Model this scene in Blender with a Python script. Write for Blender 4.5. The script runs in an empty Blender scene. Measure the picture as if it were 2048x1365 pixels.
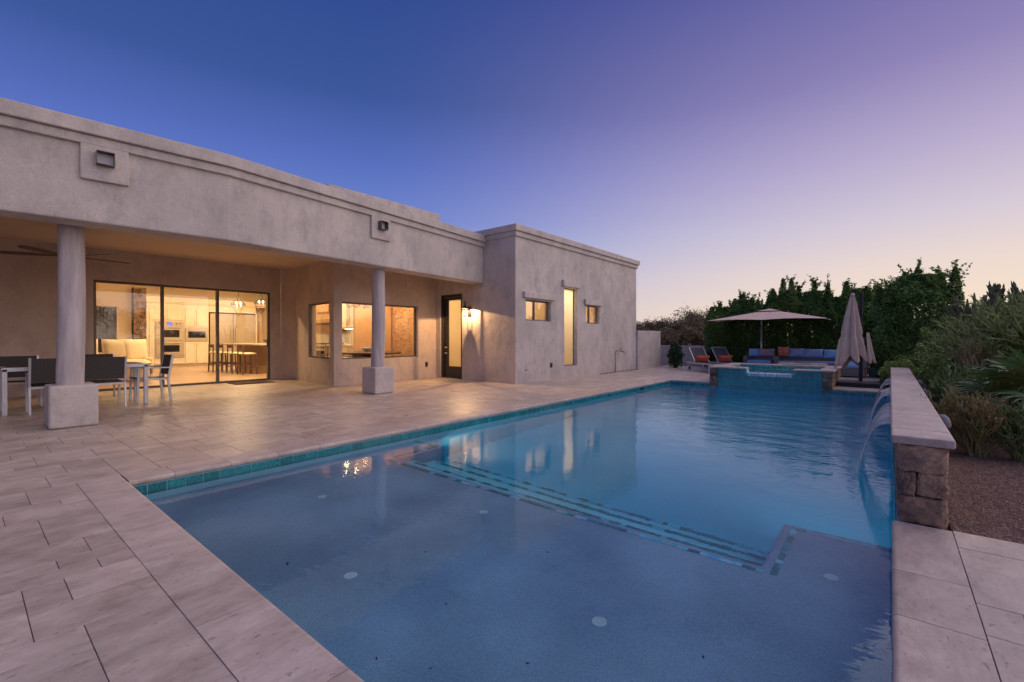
import bpy, math, random
import numpy as np
from mathutils import Vector, Matrix
R_ = math.radians
rng = random.Random(7)
nrng = np.random.default_rng(11)
S = bpy.context.scene
COL = S.collection

def lin(r, g, b):
    f = lambda c: (c/255/12.92) if c/255 <= .04045 else ((c/255+.055)/1.055)**2.4
    return (f(r), f(g), f(b), 1)

# ------------------------------------------------------------------ camera
cd = bpy.data.cameras.new('camera'); cam = bpy.data.objects.new('camera', cd); COL.objects.link(cam)
cam.location = (0, 0, 1.12)
cam.rotation_euler = (R_(90-.343), 0, R_(39.555))
cd.sensor_width = 36; cd.lens = 916.1/2048*36
cd.clip_start = .05; cd.clip_end = 3000
S.camera = cam
# ------------------------------------------------------------------ dusk sky
W = bpy.data.worlds.new('World'); S.world = W; W.use_nodes = True
wn = W.node_tree.nodes; wl = W.node_tree.links; wn.clear()
def wnode(t, **k):
    n = wn.new(t)
    for a, b in k.items(): setattr(n, a, b)
    return n
def wmath(op, a, b=None, c=None):
    n = wnode('ShaderNodeMath', operation=op)
    for i, v in enumerate((a, b, c)):
        if v is None: continue
        if isinstance(v, (int, float)): n.inputs[i].default_value = v
        else: wl.new(v, n.inputs[i])
    return n.outputs[0]
tc = wnode('ShaderNodeTexCoord'); sx = wnode('ShaderNodeSeparateXYZ'); wl.new(tc.outputs['Generated'], sx.inputs[0])
GLOW_AZ = R_(38)
h2 = wmath('SQRT', wmath('ADD', wmath('MULTIPLY', sx.outputs[0], sx.outputs[0]), wmath('ADD', wmath('MULTIPLY', sx.outputs[1], sx.outputs[1]), 1e-5)))
cosa = wmath('DIVIDE', wmath('ADD', wmath('MULTIPLY', sx.outputs[0], math.sin(GLOW_AZ)), wmath('MULTIPLY', sx.outputs[1], math.cos(GLOW_AZ))), h2)
mr = wnode('ShaderNodeMapRange', interpolation_type='SMOOTHSTEP'); mr.inputs['From Min'].default_value = -.12; mr.inputs['From Max'].default_value = .98
wl.new(cosa, mr.inputs['Value'])
def ramp(stops):
    r = wnode('ShaderNodeValToRGB'); e = r.color_ramp.elements
    while len(e) < len(stops): e.new(.5)
    for el, (p, c) in zip(e, stops): el.position = p; el.color = lin(*c)
    r.color_ramp.interpolation = 'LINEAR'
    wl.new(wmath('MAXIMUM', sx.outputs[2], 0), r.inputs[0]); return r.outputs[0]
towards = ramp([(0, (244,200,160)), (.045, (250,228,200)), (.12, (240,220,208)), (.2, (216,204,216)), (.3, (188,174,206)),
                (.42, (146,134,184)), (.6, (92,92,160)), (1, (58,72,142))])
away = ramp([(0, (214,196,196)), (.07, (190,184,214)), (.15, (150,164,218)), (.24, (112,134,206)), (.34, (88,112,190)),
             (.45, (62,88,156)), (.65, (44,70,140)), (1, (42,62,128))])
mx = wnode('ShaderNodeMix', data_type='RGBA'); wl.new(mr.outputs[0], mx.inputs['Factor']); wl.new(away, mx.inputs['A']); wl.new(towards, mx.inputs['B'])
bg = wnode('ShaderNodeBackground'); wl.new(mx.outputs['Result'], bg.inputs[0]); bg.inputs[1].default_value = 1.0
wo = wnode('ShaderNodeOutputWorld'); wl.new(bg.outputs[0], wo.inputs[0])
# one very soft pinkish sun lamp, added high up to brighten deck and facade
sl = bpy.data.lights.new('added_fill_sun', 'SUN'); sl.energy = 2.0; sl.angle = R_(100); sl.color = (1, .83, .76)
so = bpy.data.objects.new('added_fill_sun', sl); COL.objects.link(so)
saz, sel = R_(58), R_(38)
sdir = Vector((math.sin(saz)*math.cos(sel), math.cos(saz)*math.cos(sel), math.sin(sel)))
so.rotation_euler = sdir.to_track_quat('Z', 'Y').to_euler()
S.view_settings.view_transform = 'Standard'; S.view_settings.look = 'None'; S.view_settings.exposure = 0.0; S.view_settings.gamma = 1
S.view_settings.use_curve_mapping = False
S.render.engine = 'CYCLES'
cy = S.cycles
cy.use_denoising = True; cy.denoising_prefilter = 'ACCURATE'; cy.max_bounces = 12; cy.diffuse_bounces = 5; cy.glossy_bounces = 5; cy.transmission_bounces = 10; cy.transparent_max_bounces = 24
cy.sample_clamp_indirect = 4; cy.sample_clamp_direct = 0; cy.caustics_refractive = True; cy.caustics_reflective = True

# ------------------------------------------------------------------ materials
MATS = {}
def newmat(name):
    m = bpy.data.materials.new(name); m.use_nodes = True; m.node_tree.nodes.clear(); MATS[name] = m
    nt = m.node_tree
    def N(t, **k):
        n = nt.nodes.new(t)
        for a, b in k.items():
            if hasattr(n, a): setattr(n, a, b)
        return n
    def Lk(a, b): nt.links.new(a, b)
    o = N('ShaderNodeOutputMaterial')
    return m, N, Lk, o
def mathn(N, Lk, op, a, b=None):
    n = N('ShaderNodeMath', operation=op)
    for i, v in enumerate((a, b)):
        if v is None: continue
        if isinstance(v, (int, float)): n.inputs[i].default_value = v
        else: Lk(v, n.inputs[i])
    return n.outputs[0]
def coords(N, Lk, coord, stretch):
    if coord == 'pos': s = N('ShaderNodeNewGeometry').outputs['Position']
    else: s = N('ShaderNodeTexCoord').outputs['Object']
    mp = N('ShaderNodeMapping'); mp.inputs['Scale'].default_value = stretch; Lk(s, mp.inputs[0]); return mp.outputs[0]
def noise(N, Lk, vec, scale, detail=4, rough=.55):
    n = N('ShaderNodeTexNoise'); Lk(vec, n.inputs['Vector']); n.inputs['Scale'].default_value = scale
    n.inputs['Detail'].default_value = detail; n.inputs['Roughness'].default_value = rough; return n.outputs[0]
def pmat(name, c1, c2=None, scale=4, detail=4, lo=.35, hi=.65, rough=.7, bump=0, bscale=40, stretch=(1,1,1), coord='pos', rnd=0, metal=0,
         spec=.5, fine=0, fscale=120, rvar=0, sheen=0):
    m, N, Lk, o = newmat(name)
    b = N('ShaderNodeBsdfPrincipled'); Lk(b.outputs[0], o.inputs[0])
    b.inputs['Roughness'].default_value = rough; b.inputs['Metallic'].default_value = metal
    b.inputs['Specular IOR Level'].default_value = spec
    if sheen: b.inputs['Sheen Weight'].default_value = sheen
    vec = coords(N, Lk, coord, stretch)
    c1 = tuple(c1)+(1,); c2 = tuple(c2)+(1,) if c2 else c1
    n1 = noise(N, Lk, vec, scale, detail)
    r = N('ShaderNodeMapRange'); Lk(n1, r.inputs[0]); r.inputs[1].default_value = lo; r.inputs[2].default_value = hi
    mxn = N('ShaderNodeMix', data_type='RGBA'); Lk(r.outputs[0], mxn.inputs['Factor']); mxn.inputs['A'].default_value = c1; mxn.inputs['B'].default_value = c2
    col = mxn.outputs['Result']
    val = None
    if fine:
        nf = noise(N, Lk, vec, fscale, 2, .7)
        val = mathn(N, Lk, 'ADD', mathn(N, Lk, 'MULTIPLY', nf, fine*2), 1-fine)
    if rnd:
        g = N('ShaderNodeNewGeometry').outputs['Random Per Island']; oi = N('ShaderNodeObjectInfo').outputs['Random']
        q = mathn(N, Lk, 'FRACT', mathn(N, Lk, 'ADD', g, oi))
        v2 = mathn(N, Lk, 'ADD', mathn(N, Lk, 'MULTIPLY', q, rnd*2), 1-rnd)
        val = v2 if val is None else mathn(N, Lk, 'MULTIPLY', val, v2)
    if val is not None:
        h = N('ShaderNodeVectorMath', operation='SCALE'); Lk(col, h.inputs[0]); Lk(val, h.inputs['Scale']); col = h.outputs[0]
    Lk(col, b.inputs['Base Color'])
    if rvar:
        rr = mathn(N, Lk, 'ADD', mathn(N, Lk, 'MULTIPLY', noise(N, Lk, vec, scale*2.3, 3), rvar), rough-rvar/2); Lk(rr, b.inputs['Roughness'])
    if bump:
        nb = noise(N, Lk, vec, bscale, 4, .6)
        bn = N('ShaderNodeBump'); bn.inputs['Strength'].default_value = bump; bn.inputs['Distance'].default_value = .01; Lk(nb, bn.inputs['Height']); Lk(bn.outputs[0], b.inputs['Normal'])
    return m

def stucco_mat(name, a, b2, dark):
    m, N, Lk, o = newmat(name)
    b = N('ShaderNodeBsdfPrincipled'); Lk(b.outputs[0], o.inputs[0]); b.inputs['Roughness'].default_value = .85; b.inputs['Specular IOR Level'].default_value = .25
    v = coords(N, Lk, 'pos', (1, 1, .8)); v2 = coords(N, Lk, 'pos', (1, 1, .6)); v3 = coords(N, Lk, 'pos', (1, 1, 1))
    def mixc(f, A, B, lo, hi):
        r = N('ShaderNodeMapRange', interpolation_type='SMOOTHSTEP'); Lk(f, r.inputs[0]); r.inputs[1].default_value = lo; r.inputs[2].default_value = hi
        x = N('ShaderNodeMix', data_type='RGBA'); Lk(r.outputs[0], x.inputs['Factor'])
        for s, c in (('A', A), ('B', B)):
            if isinstance(c, tuple): x.inputs[s].default_value = c
            else: Lk(c, x.inputs[s])
        return x.outputs['Result']
    c = mixc(noise(N, Lk, v, 1.3, 5, .6), a+(1,), b2+(1,), .35, .7)
    c = mixc(noise(N, Lk, v2, 3.6, 8, .72), c, dark+(1,), .42, .80)
    c = mixc(noise(N, Lk, coords(N, Lk, 'pos', (7, 7, .5)), 1.0, 5, .7), c, tuple(x*.82 for x in dark)+(1,), .66, 1.0)
    f = noise(N, Lk, v3, 45, 4, .75)
    val = mathn(N, Lk, 'ADD', mathn(N, Lk, 'MULTIPLY', f, .5), .75)
    h = N('ShaderNodeVectorMath', operation='SCALE'); Lk(c, h.inputs[0]); Lk(val, h.inputs['Scale']); Lk(h.outputs[0], b.inputs['Base Color'])
    hb = mathn(N, Lk, 'ADD', mathn(N, Lk, 'MULTIPLY', noise(N, Lk, v3, 7, 3), 2.0), noise(N, Lk, v3, 90, 4, .7))
    bn = N('ShaderNodeBump'); bn.inputs['Strength'].default_value = .6; bn.inputs['Distance'].default_value = .014; Lk(hb, bn.inputs['Height']); Lk(bn.outputs[0], b.inputs['Normal'])
    return m
M_stucco = stucco_mat('stucco', (.61,.545,.49), (.50,.45,.41), (.345,.325,.31))
M_stucco2 = stucco_mat('warm_lit_stucco', (.62,.51,.42), (.54,.44,.365), (.43,.36,.305))  # same stucco; warm spill light under the porch put into its colour

def travertine(name, a, b2, c3, rough=.5, rnd=.10):
    m, N, Lk, o = newmat(name)
    b = N('ShaderNodeBsdfPrincipled'); Lk(b.outputs[0], o.inputs[0]); b.inputs['Specular IOR Level'].default_value = .4
    oi = N('ShaderNodeObjectInfo').outputs['Random']; gi = N('ShaderNodeNewGeometry').outputs['Random Per Island']
    q = mathn(N, Lk, 'FRACT', mathn(N, Lk, 'ADD', oi, gi))
    pos = N('ShaderNodeNewGeometry').outputs['Position']
    off = N('ShaderNodeCombineXYZ'); Lk(mathn(N, Lk, 'MULTIPLY', q, 37.0), off.inputs[0]); Lk(mathn(N, Lk, 'MULTIPLY', q, 17.0), off.inputs[2])
    ad = N('ShaderNodeVectorMath', operation='ADD'); Lk(pos, ad.inputs[0]); Lk(off.outputs[0], ad.inputs[1])
    def mp(s):
        x = N('ShaderNodeMapping'); x.inputs['Scale'].default_value = s; Lk(ad.outputs[0], x.inputs[0]); return x.outputs[0]
    n1 = noise(N, Lk, mp((3.6, 1.9, 3.6)), 1.6, 7, .68); n2 = noise(N, Lk, mp((17, 6, 17)), 1.5, 6, .75); n3 = noise(N, Lk, mp((34, 15, 34)), 1.6, 3, .6)
    cr = N('ShaderNodeValToRGB'); e = cr.color_ramp.elements; e.new(.5); e[0].position = .36; e[1].position = .5; e[2].position = .64
    e[0].color = c3+(1,); e[1].color = b2+(1,); e[2].color = a+(1,)
    Lk(mathn(N, Lk, 'ADD', mathn(N, Lk, 'MULTIPLY', n1, .62), mathn(N, Lk, 'MULTIPLY', n2, .38)), cr.inputs[0])
    pits = N('ShaderNodeMapRange'); Lk(n3, pits.inputs[0]); pits.inputs[1].default_value = .63; pits.inputs[2].default_value = .70; pits.inputs[3].default_value = 1; pits.inputs[4].default_value = .6
    val = mathn(N, Lk, 'MULTIPLY', pits.outputs[0], mathn(N, Lk, 'ADD', mathn(N, Lk, 'MULTIPLY', q, rnd*2), 1-rnd))
    h = N('ShaderNodeVectorMath', operation='SCALE'); Lk(cr.outputs[0], h.inputs[0]); Lk(val, h.inputs['Scale']); Lk(h.outputs[0], b.inputs['Base Color'])
    Lk(mathn(N, Lk, 'ADD', mathn(N, Lk, 'MULTIPLY', n2, .5), rough-.25), b.inputs['Roughness'])
    bn = N('ShaderNodeBump'); bn.inputs['Strength'].default_value = .35; bn.inputs['Distance'].default_value = .004
    Lk(mathn(N, Lk, 'ADD', n2, mathn(N, Lk, 'MULTIPLY', pits.outputs[0], .6)), bn.inputs['Height']); Lk(bn.outputs[0], b.inputs['Normal'])
    return m
M_trav = travertine('travertine', (.62,.52,.43), (.49,.40,.33), (.34,.27,.22), .42, .13)
M_cop = travertine('travertine_coping', (.64,.535,.45), (.51,.415,.35), (.36,.285,.235), .5, .08)
M_joint = pmat('joint_sand', (.14,.11,.095), (.22,.175,.15), scale=30, rough=.95)
M_gravel = pmat('gravel', (.31,.19,.145), (.13,.082,.065), scale=55, detail=5, lo=.35, hi=.65, rough=.95, bump=1, bscale=60, fine=.4, fscale=150)
M_pebbles = pmat('gravel_stone', (.38,.24,.19), (.19,.125,.10), scale=20, rough=.9, rnd=.4)
M_desert = pmat('desert_soil', (.30,.22,.17), (.20,.15,.12), scale=.6, rough=.95)
M_plaster = pmat('pool_plaster', (.37,.46,.62), (.22,.29,.43), scale=1.1, detail=5, rough=.7, fine=.6, fscale=170)
M_plaster2 = pmat('glow_lightened_plaster', (.62,.82,.90), (.52,.72,.82), scale=1.1, detail=5, rough=.7, fine=.35, fscale=120)  # paler copy of the ledge plaster; underwater glow put into its colour
M_stone = pmat('wall_stone', (.44,.28,.17), (.12,.085,.07), scale=7, detail=9, lo=.34, hi=.66, rough=.9, bump=1, bscale=34, fine=.5, fscale=90, rnd=.3)
M_mortar = pmat('mortar', (.06,.05,.045), (.11,.09,.08), scale=20, rough=.95)
M_grout = pmat('tile_grout', (.45,.70,.75), (.32,.56,.62), scale=8, rough=.8)
def tile_mat(name, stops, sc=60, rough=.16, rnd=.18):
    m, N, Lk, o = newmat(name)
    b = N('ShaderNodeBsdfPrincipled'); Lk(b.outputs[0], o.inputs[0]); b.inputs['Roughness'].default_value = rough
    v = coords(N, Lk, 'pos', (1, 1, 1)); n = noise(N, Lk, v, sc, 4, .75)
    cr = N('ShaderNodeValToRGB'); e = cr.color_ramp.elements
    while len(e) < len(stops): e.new(.5)
    for el, (p, c) in zip(e, stops): el.position = p; el.color = c+(1,)
    Lk(n, cr.inputs[0])
    g = N('ShaderNodeNewGeometry').outputs['Random Per Island']; oi = N('ShaderNodeObjectInfo').outputs['Random']
    q = mathn(N, Lk, 'FRACT', mathn(N, Lk, 'ADD', g, oi))
    h = N('ShaderNodeVectorMath', operation='SCALE'); Lk(cr.outputs[0], h.inputs[0]); Lk(mathn(N, Lk, 'ADD', mathn(N, Lk, 'MULTIPLY', q, rnd*2), 1-rnd), h.inputs['Scale']); Lk(h.outputs[0], b.inputs['Base Color'])
    return m
M_tile2 = tile_mat('turquoise_spa_tile', [(.3, (.005,.12,.15)), (.5, (.014,.27,.30)), (.68, (.05,.45,.46))])
M_tile = tile_mat('teal_glass_tile', [(.3, (.004,.08,.10)), (.5, (.012,.20,.22)), (.68, (.045,.36,.36))])
M_trim = tile_mat('teal_trim_tile', [(.3, (.003,.10,.14)), (.5, (.008,.20,.26)), (.7, (.04,.40,.44))], 40, .3, .35)
M_trim2 = tile_mat('iridescent_trim_tile', [(.3, (.08,.25,.80)), (.5, (.12,.70,.75)), (.62, (.60,.40,.80)), (.75, (.60,.85,.70))], 14, .3, .2)
M_alu = pmat('brushed_aluminium', (.62,.62,.65), (.55,.55,.58), scale=8, rough=.38, metal=.55, coord='obj')
M_darkmetal = pmat('dark_metal', (.025,.022,.022), (.04,.035,.033), scale=10, rough=.45, metal=.6, coord='obj')
M_black = pmat('black_plastic', (.015,.015,.017), (.03,.03,.034), scale=10, rough=.5, coord='obj')
M_bronze = pmat('bronze_frame', (.16,.14,.125), (.12,.105,.095), scale=8, rough=.45, metal=.4)
M_darkpaint = pmat('dark_paint', (.022,.018,.017), (.035,.03,.027), scale=8, rough=.4)
def weave_mat(name, a, b2, sc, rough=.6):
    m, N, Lk, o = newmat(name)
    b = N('ShaderNodeBsdfPrincipled'); Lk(b.outputs[0], o.inputs[0]); b.inputs['Roughness'].default_value = rough
    v = coords(N, Lk, 'obj', (1, 1, 1))
    w1 = N('ShaderNodeTexWave', bands_direction='Z'); w1.inputs['Scale'].default_value = sc; Lk(v, w1.inputs[0])
    w2 = N('ShaderNodeTexWave', bands_direction='DIAGONAL'); w2.inputs['Scale'].default_value = sc*.7; Lk(v, w2.inputs[0])
    p = mathn(N, Lk, 'MULTIPLY', w1.outputs[1], w2.outputs[1])
    x = N('ShaderNodeMix', data_type='RGBA'); Lk(p, x.inputs['Factor']); x.inputs['A'].default_value = a+(1,); x.inputs['B'].default_value = b2+(1,); Lk(x.outputs['Result'], b.inputs['Base Color'])
    bn = N('ShaderNodeBump'); bn.inputs['Strength'].default_value = .7; bn.inputs['Distance'].default_value = .004; Lk(p, bn.inputs['Height']); Lk(bn.outputs[0], b.inputs['Normal'])
    return m
M_wicker = weave_mat('dark_wicker', (.02,.018,.018), (.13,.115,.105), 22)
M_wickerg = weave_mat('grey_wicker', (.16,.14,.14), (.38,.34,.33), 22)
M_umb = pmat('umbrella_fabric', (.78,.57,.42), (.70,.49,.37), scale=5, rough=.9, coord='obj', bump=.2, bscale=30, sheen=.2)
M_blue = pmat('blue_cushion', (.30,.55,.86), (.24,.47,.78), scale=6, rough=.9, coord='obj', bump=.3, bscale=14)
M_blue2 = pmat('grey_blue_cushion', (.30,.42,.66), (.23,.35,.58), scale=6, rough=.9, coord='obj', bump=.3, bscale=14)
M_orange = pmat('orange_cushion', (.62,.12,.07), (.52,.09,.05), scale=6, rough=.9, coord='obj', bump=.3, bscale=14)
M_redpat = pmat('red_patterned_cushion', (.62,.10,.07), (.70,.36,.24), scale=22, detail=3, lo=.48, hi=.54, rough=.9, coord='obj')
M_greypat = pmat('grey_patterned_cushion', (.30,.30,.38), (.60,.30,.34), scale=14, detail=3, lo=.5, hi=.56, rough=.9, coord='obj')
M_sling = pmat('charcoal_sling', (.045,.045,.055), (.06,.06,.07), scale=40, rough=.7, coord='obj')
M_wood = pmat('walnut_wood', (.12,.06,.03), (.06,.03,.015), scale=5, detail=6, stretch=(1,8,8), rough=.5, coord='obj')
M_slat = pmat('dark_table_slats', (.085,.05,.035), (.045,.03,.022), scale=5, detail=6, stretch=(8,1,8), rough=.5, coord='obj')
M_log = pmat('painted_log', (.52,.465,.45), (.38,.335,.325), scale=3, detail=6, stretch=(5,5,.6), rough=.75, bump=.6, bscale=9, coord='obj')
M_cream = pmat('cream_paint', (.74,.66,.52), (.70,.62,.48), scale=3, rough=.45)
M_wallpaint = pmat('interior_paint', (.72,.60,.44), (.68,.56,.41), scale=2, rough=.8)
M_orangewall = pmat('terracotta_paint', (.66,.42,.22), (.62,.38,.20), scale=2, rough=.8)
M_ceiling = pmat('ceiling_paint', (.62,.50,.38), (.58,.47,.36), scale=1.5, rough=.8)
M_brickface = pmat('washed_brick', (.66,.42,.24), (.50,.30,.16), scale=14, rough=.85, bump=.5, bscale=40, rnd=.2)
M_steel = pmat('stainless_steel', (.50,.44,.36), (.42,.37,.31), scale=3, stretch=(1,1,12), rough=.42, metal=.45)
M_ovenglass = pmat('oven_glass', (.012,.014,.02), rough=.08)
M_counter = pmat('stone_counter', (.62,.55,.44), (.5,.43,.34), scale=12, rough=.25)
M_floorwood = pmat('wood_plank_floor', (.42,.28,.17), (.30,.19,.11), scale=3, detail=6, stretch=(6,1,1), rough=.3, rnd=.15)
M_hood = pmat('hood_wood', (.36,.22,.11), (.26,.15,.07), scale=4, detail=6, stretch=(6,6,1), rough=.5)
M_sofa = pmat('cream_sofa_fabric', (.74,.62,.42), (.68,.56,.38), scale=5, rough=.95, coord='obj', bump=.2, bscale=20)
M_white = pmat('white_plastic', (.70,.74,.78), (.62,.66,.7), scale=20, rough=.4, coord='obj')
M_leafdead = pmat('dry_leaf', (.10,.045,.02), (.05,.025,.012), scale=30, rough=.8, coord='obj', rnd=.4)
M_bark = pmat('bark', (.12,.09,.07), (.07,.055,.045), scale=14, rough=.9, stretch=(1,1,.3), bump=.8, bscale=20)
def leaf_mat(name, a, b2, trans=.25, rough=.5):
    m, N, Lk, o = newmat(name)
    g = N('ShaderNodeNewGeometry').outputs['Random Per Island']
    pos = coords(N, Lk, 'pos', (1,1,1)); nz = noise(N, Lk, pos, 1.7, 3)
    f = mathn(N, Lk, 'ADD', mathn(N, Lk, 'MULTIPLY', g, .6), mathn(N, Lk, 'MULTIPLY', nz, .5))
    x = N('ShaderNodeMix', data_type='RGBA'); Lk(f, x.inputs['Factor']); x.inputs['A'].default_value = a+(1,); x.inputs['B'].default_value = b2+(1,)
    b = N('ShaderNodeBsdfPrincipled'); Lk(x.outputs['Result'], b.inputs['Base Color']); b.inputs['Roughness'].default_value = rough
    t = N('ShaderNodeBsdfTranslucent'); Lk(x.outputs['Result'], t.inputs[0])
    ms = N('ShaderNodeMixShader'); ms.inputs[0].default_value = trans; Lk(b.outputs[0], ms.inputs[1]); Lk(t.outputs[0], ms.inputs[2]); Lk(ms.outputs[0], o.inputs[0])
    return m
M_ficus = leaf_mat('ficus_leaf', (.045,.10,.028), (.17,.31,.07))
M_ficus2 = leaf_mat('bright_ficus_leaf', (.05,.12,.03), (.21,.34,.07))
M_feather = leaf_mat('feathery_leaf', (.13,.23,.05), (.36,.44,.10))
M_citrus = leaf_mat('broad_dark_leaf', (.012,.04,.012), (.035,.09,.022), .2)
M_mesq = leaf_mat('desert_tree_leaf', (.12,.10,.05), (.28,.22,.12))
M_pencil = leaf_mat('pencil_stem', (.07,.13,.04), (.26,.32,.10), .0, .6)
M_pencil2 = leaf_mat('golden_pencil_stem', (.12,.19,.04), (.34,.37,.11), .0, .6)
M_pencilr = leaf_mat('coral_pencil_stem', (.10,.19,.05), (.46,.30,.13), .0, .6)
M_cand = leaf_mat('candelabra_stem', (.08,.10,.045), (.18,.17,.09), .0, .7)
M_palm = leaf_mat('fan_palm_leaf', (.04,.11,.04), (.12,.22,.07), .2, .4)
M_palmy = leaf_mat('olive_fan_palm_leaf', (.08,.11,.02), (.15,.18,.04), .2, .4)
M_hill = pmat('hillside', (.20,.15,.13), (.13,.10,.085), scale=.05, rough=1)

def glass_mat(name, tint=(1,1,1), refl=1.0, rough=0.0, ior=1.5):
    m, N, Lk, o = newmat(name)
    t = N('ShaderNodeBsdfTransparent'); t.inputs[0].default_value = tint+(1,)
    g = N('ShaderNodeBsdfGlossy'); g.inputs['Roughness'].default_value = rough
    fr = N('ShaderNodeFresnel'); bf = N('ShaderNodeNewGeometry').outputs['Backfacing']; Lk(mathn(N, Lk, 'ADD', mathn(N, Lk, 'MULTIPLY', bf, 1/ior-ior), ior), fr.inputs[0])
    ms = N('ShaderNodeMixShader'); Lk(mathn(N, Lk, 'MINIMUM', mathn(N, Lk, 'MULTIPLY', fr.outputs[0], refl), .98), ms.inputs[0])
    Lk(t.outputs[0], ms.inputs[1]); Lk(g.outputs[0], ms.inputs[2]); Lk(ms.outputs[0], o.inputs[0]); return m
M_glass = glass_mat('window_glass', (.96,.96,.95), 1.3)
M_lampglass = glass_mat('lamp_glass', (.95,.93,.88), 1.0)
def emit_mat(name, c, s):
    m, N, Lk, o = newmat(name); e = N('ShaderNodeEmission'); e.inputs[0].default_value = c+(1,); e.inputs[1].default_value = s; Lk(e.outputs[0], o.inputs[0]); return m
M_bulb = emit_mat('lit_bulb', (1,.74,.40), 10)
M_disc = emit_mat('lit_downlight', (1,.80,.52), 9)
M_led = emit_mat('lit_display', (.2,.3,1), 1.2)
def frost_mat(name, tint, tr=.85):
    m, N, Lk, o = newmat(name)
    t = N('ShaderNodeBsdfTranslucent'); t.inputs[0].default_value = tint+(1,)
    g = N('ShaderNodeBsdfGlossy'); g.inputs['Roughness'].default_value = .12
    fr = N('ShaderNodeFresnel'); bf = N('ShaderNodeNewGeometry').outputs['Backfacing']; Lk(mathn(N, Lk, 'ADD', mathn(N, Lk, 'MULTIPLY', bf, 1/1.5-1.5), 1.5), fr.inputs[0])
    ms = N('ShaderNodeMixShader'); Lk(fr.outputs[0], ms.inputs[0]); Lk(t.outputs[0], ms.inputs[1]); Lk(g.outputs[0], ms.inputs[2]); Lk(ms.outputs[0], o.inputs[0]); return m
M_frost = frost_mat('frosted_glass', (.9,.85,.72))

def water_mat():
    m, N, Lk, o = newmat('pool_water')
    b = N('ShaderNodeBsdfPrincipled'); Lk(b.outputs[0], o.inputs['Surface'])
    b.inputs['Base Color'].default_value = (1,1,1,1); b.inputs['Roughness'].default_value = 0.0; b.inputs['IOR'].default_value = 1.333
    b.inputs['Transmission Weight'].default_value = 1; b.inputs['Specular Tint'].default_value = (.22,.72,1,1)
    va = N('ShaderNodeVolumeAbsorption'); va.inputs[0].default_value = (.0,.83,.92,1); va.inputs[1].default_value = .95; Lk(va.outputs[0], o.inputs['Volume'])
    pos = N('ShaderNodeNewGeometry').outputs['Position']
    def mp(s, rot=0):
        x = N('ShaderNodeMapping'); x.inputs['Scale'].default_value = s; x.inputs['Rotation'].default_value = (0, 0, rot); Lk(pos, x.inputs[0]); return x.outputs[0]
    # ripples are strongest round the three falls by the wall and along the far end
    sp = N('ShaderNodeSeparateXYZ'); Lk(pos, sp.inputs[0])
    r1 = N('ShaderNodeMapRange', interpolation_type='SMOOTHSTEP'); Lk(sp.outputs[1], r1.inputs[0]); r1.inputs[1].default_value = 3.4; r1.inputs[2].default_value = 9.0; r1.inputs[3].default_value = .02; r1.inputs[4].default_value = .75
    r2 = N('ShaderNodeMapRange', interpolation_type='SMOOTHSTEP'); Lk(sp.outputs[0], r2.inputs[0]); r2.inputs[1].default_value = -3.4; r2.inputs[2].default_value = -.2; r2.inputs[3].default_value = .22; r2.inputs[4].default_value = 1.0
    amp = mathn(N, Lk, 'MULTIPLY', r1.outputs[0], r2.outputs[0])
    w = mathn(N, Lk, 'ADD', noise(N, Lk, mp((1, 1.5, 1), .5), 2.3, 3, .45), mathn(N, Lk, 'MULTIPLY', noise(N, Lk, mp((1, 1.9, 1), -.3), 9, 2, .5), .35))
    calm = mathn(N, Lk, 'ADD', mathn(N, Lk, 'MULTIPLY', noise(N, Lk, mp((1, 1, 1)), .9, 2, .4), .06), mathn(N, Lk, 'MULTIPLY', noise(N, Lk, mp((1, 2.2, 1), .2), 11, 2, .5), .022))
    hgt = mathn(N, Lk, 'ADD', mathn(N, Lk, 'MULTIPLY', w, amp), calm)
    bn = N('ShaderNodeBump'); bn.inputs['Strength'].default_value = 1; bn.inputs['Distance'].default_value = .045; Lk(hgt, bn.inputs['Height']); Lk(bn.outputs[0], b.inputs['Normal'])
    return m
M_water = water_mat()
def fall_mat(name, a, b2, axis_scale, alpha=.55):
    m, N, Lk, o = newmat(name)
    v = coords(N, Lk, 'pos', axis_scale); n = noise(N, Lk, v, 1, 3, .6)
    r = N('ShaderNodeMapRange'); Lk(n, r.inputs[0]); r.inputs[1].default_value = .42; r.inputs[2].default_value = .62
    g = N('ShaderNodeBsdfPrincipled'); g.inputs['Base Color'].default_value = a+(1,); g.inputs['Roughness'].default_value = .12; g.inputs['Specular IOR Level'].default_value = 1.0
    bn = N('ShaderNodeBump'); bn.inputs['Strength'].default_value = .8; bn.inputs['Distance'].default_value = .02; Lk(n, bn.inputs['Height']); Lk(bn.outputs[0], g.inputs['Normal'])
    t = N('ShaderNodeBsdfTransparent'); t.inputs[0].default_value = b2+(1,)
    ms = N('ShaderNodeMixShader'); Lk(mathn(N, Lk, 'ADD', mathn(N, Lk, 'MULTIPLY', r.outputs[0], alpha-.2), .38), ms.inputs[0]); Lk(t.outputs[0], ms.inputs[1]); Lk(g.outputs[0], ms.inputs[2]); Lk(ms.outputs[0], o.inputs[0]); return m
M_fall = fall_mat('falling_water', (.95,.93,.92), (.8,.86,.92), (4, 20, 1), .8)
M_foam = fall_mat('spilling_water', (.60,.86,1), (.7,.9,1), (30, 4, 4), .8)
M_ring = None

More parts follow.
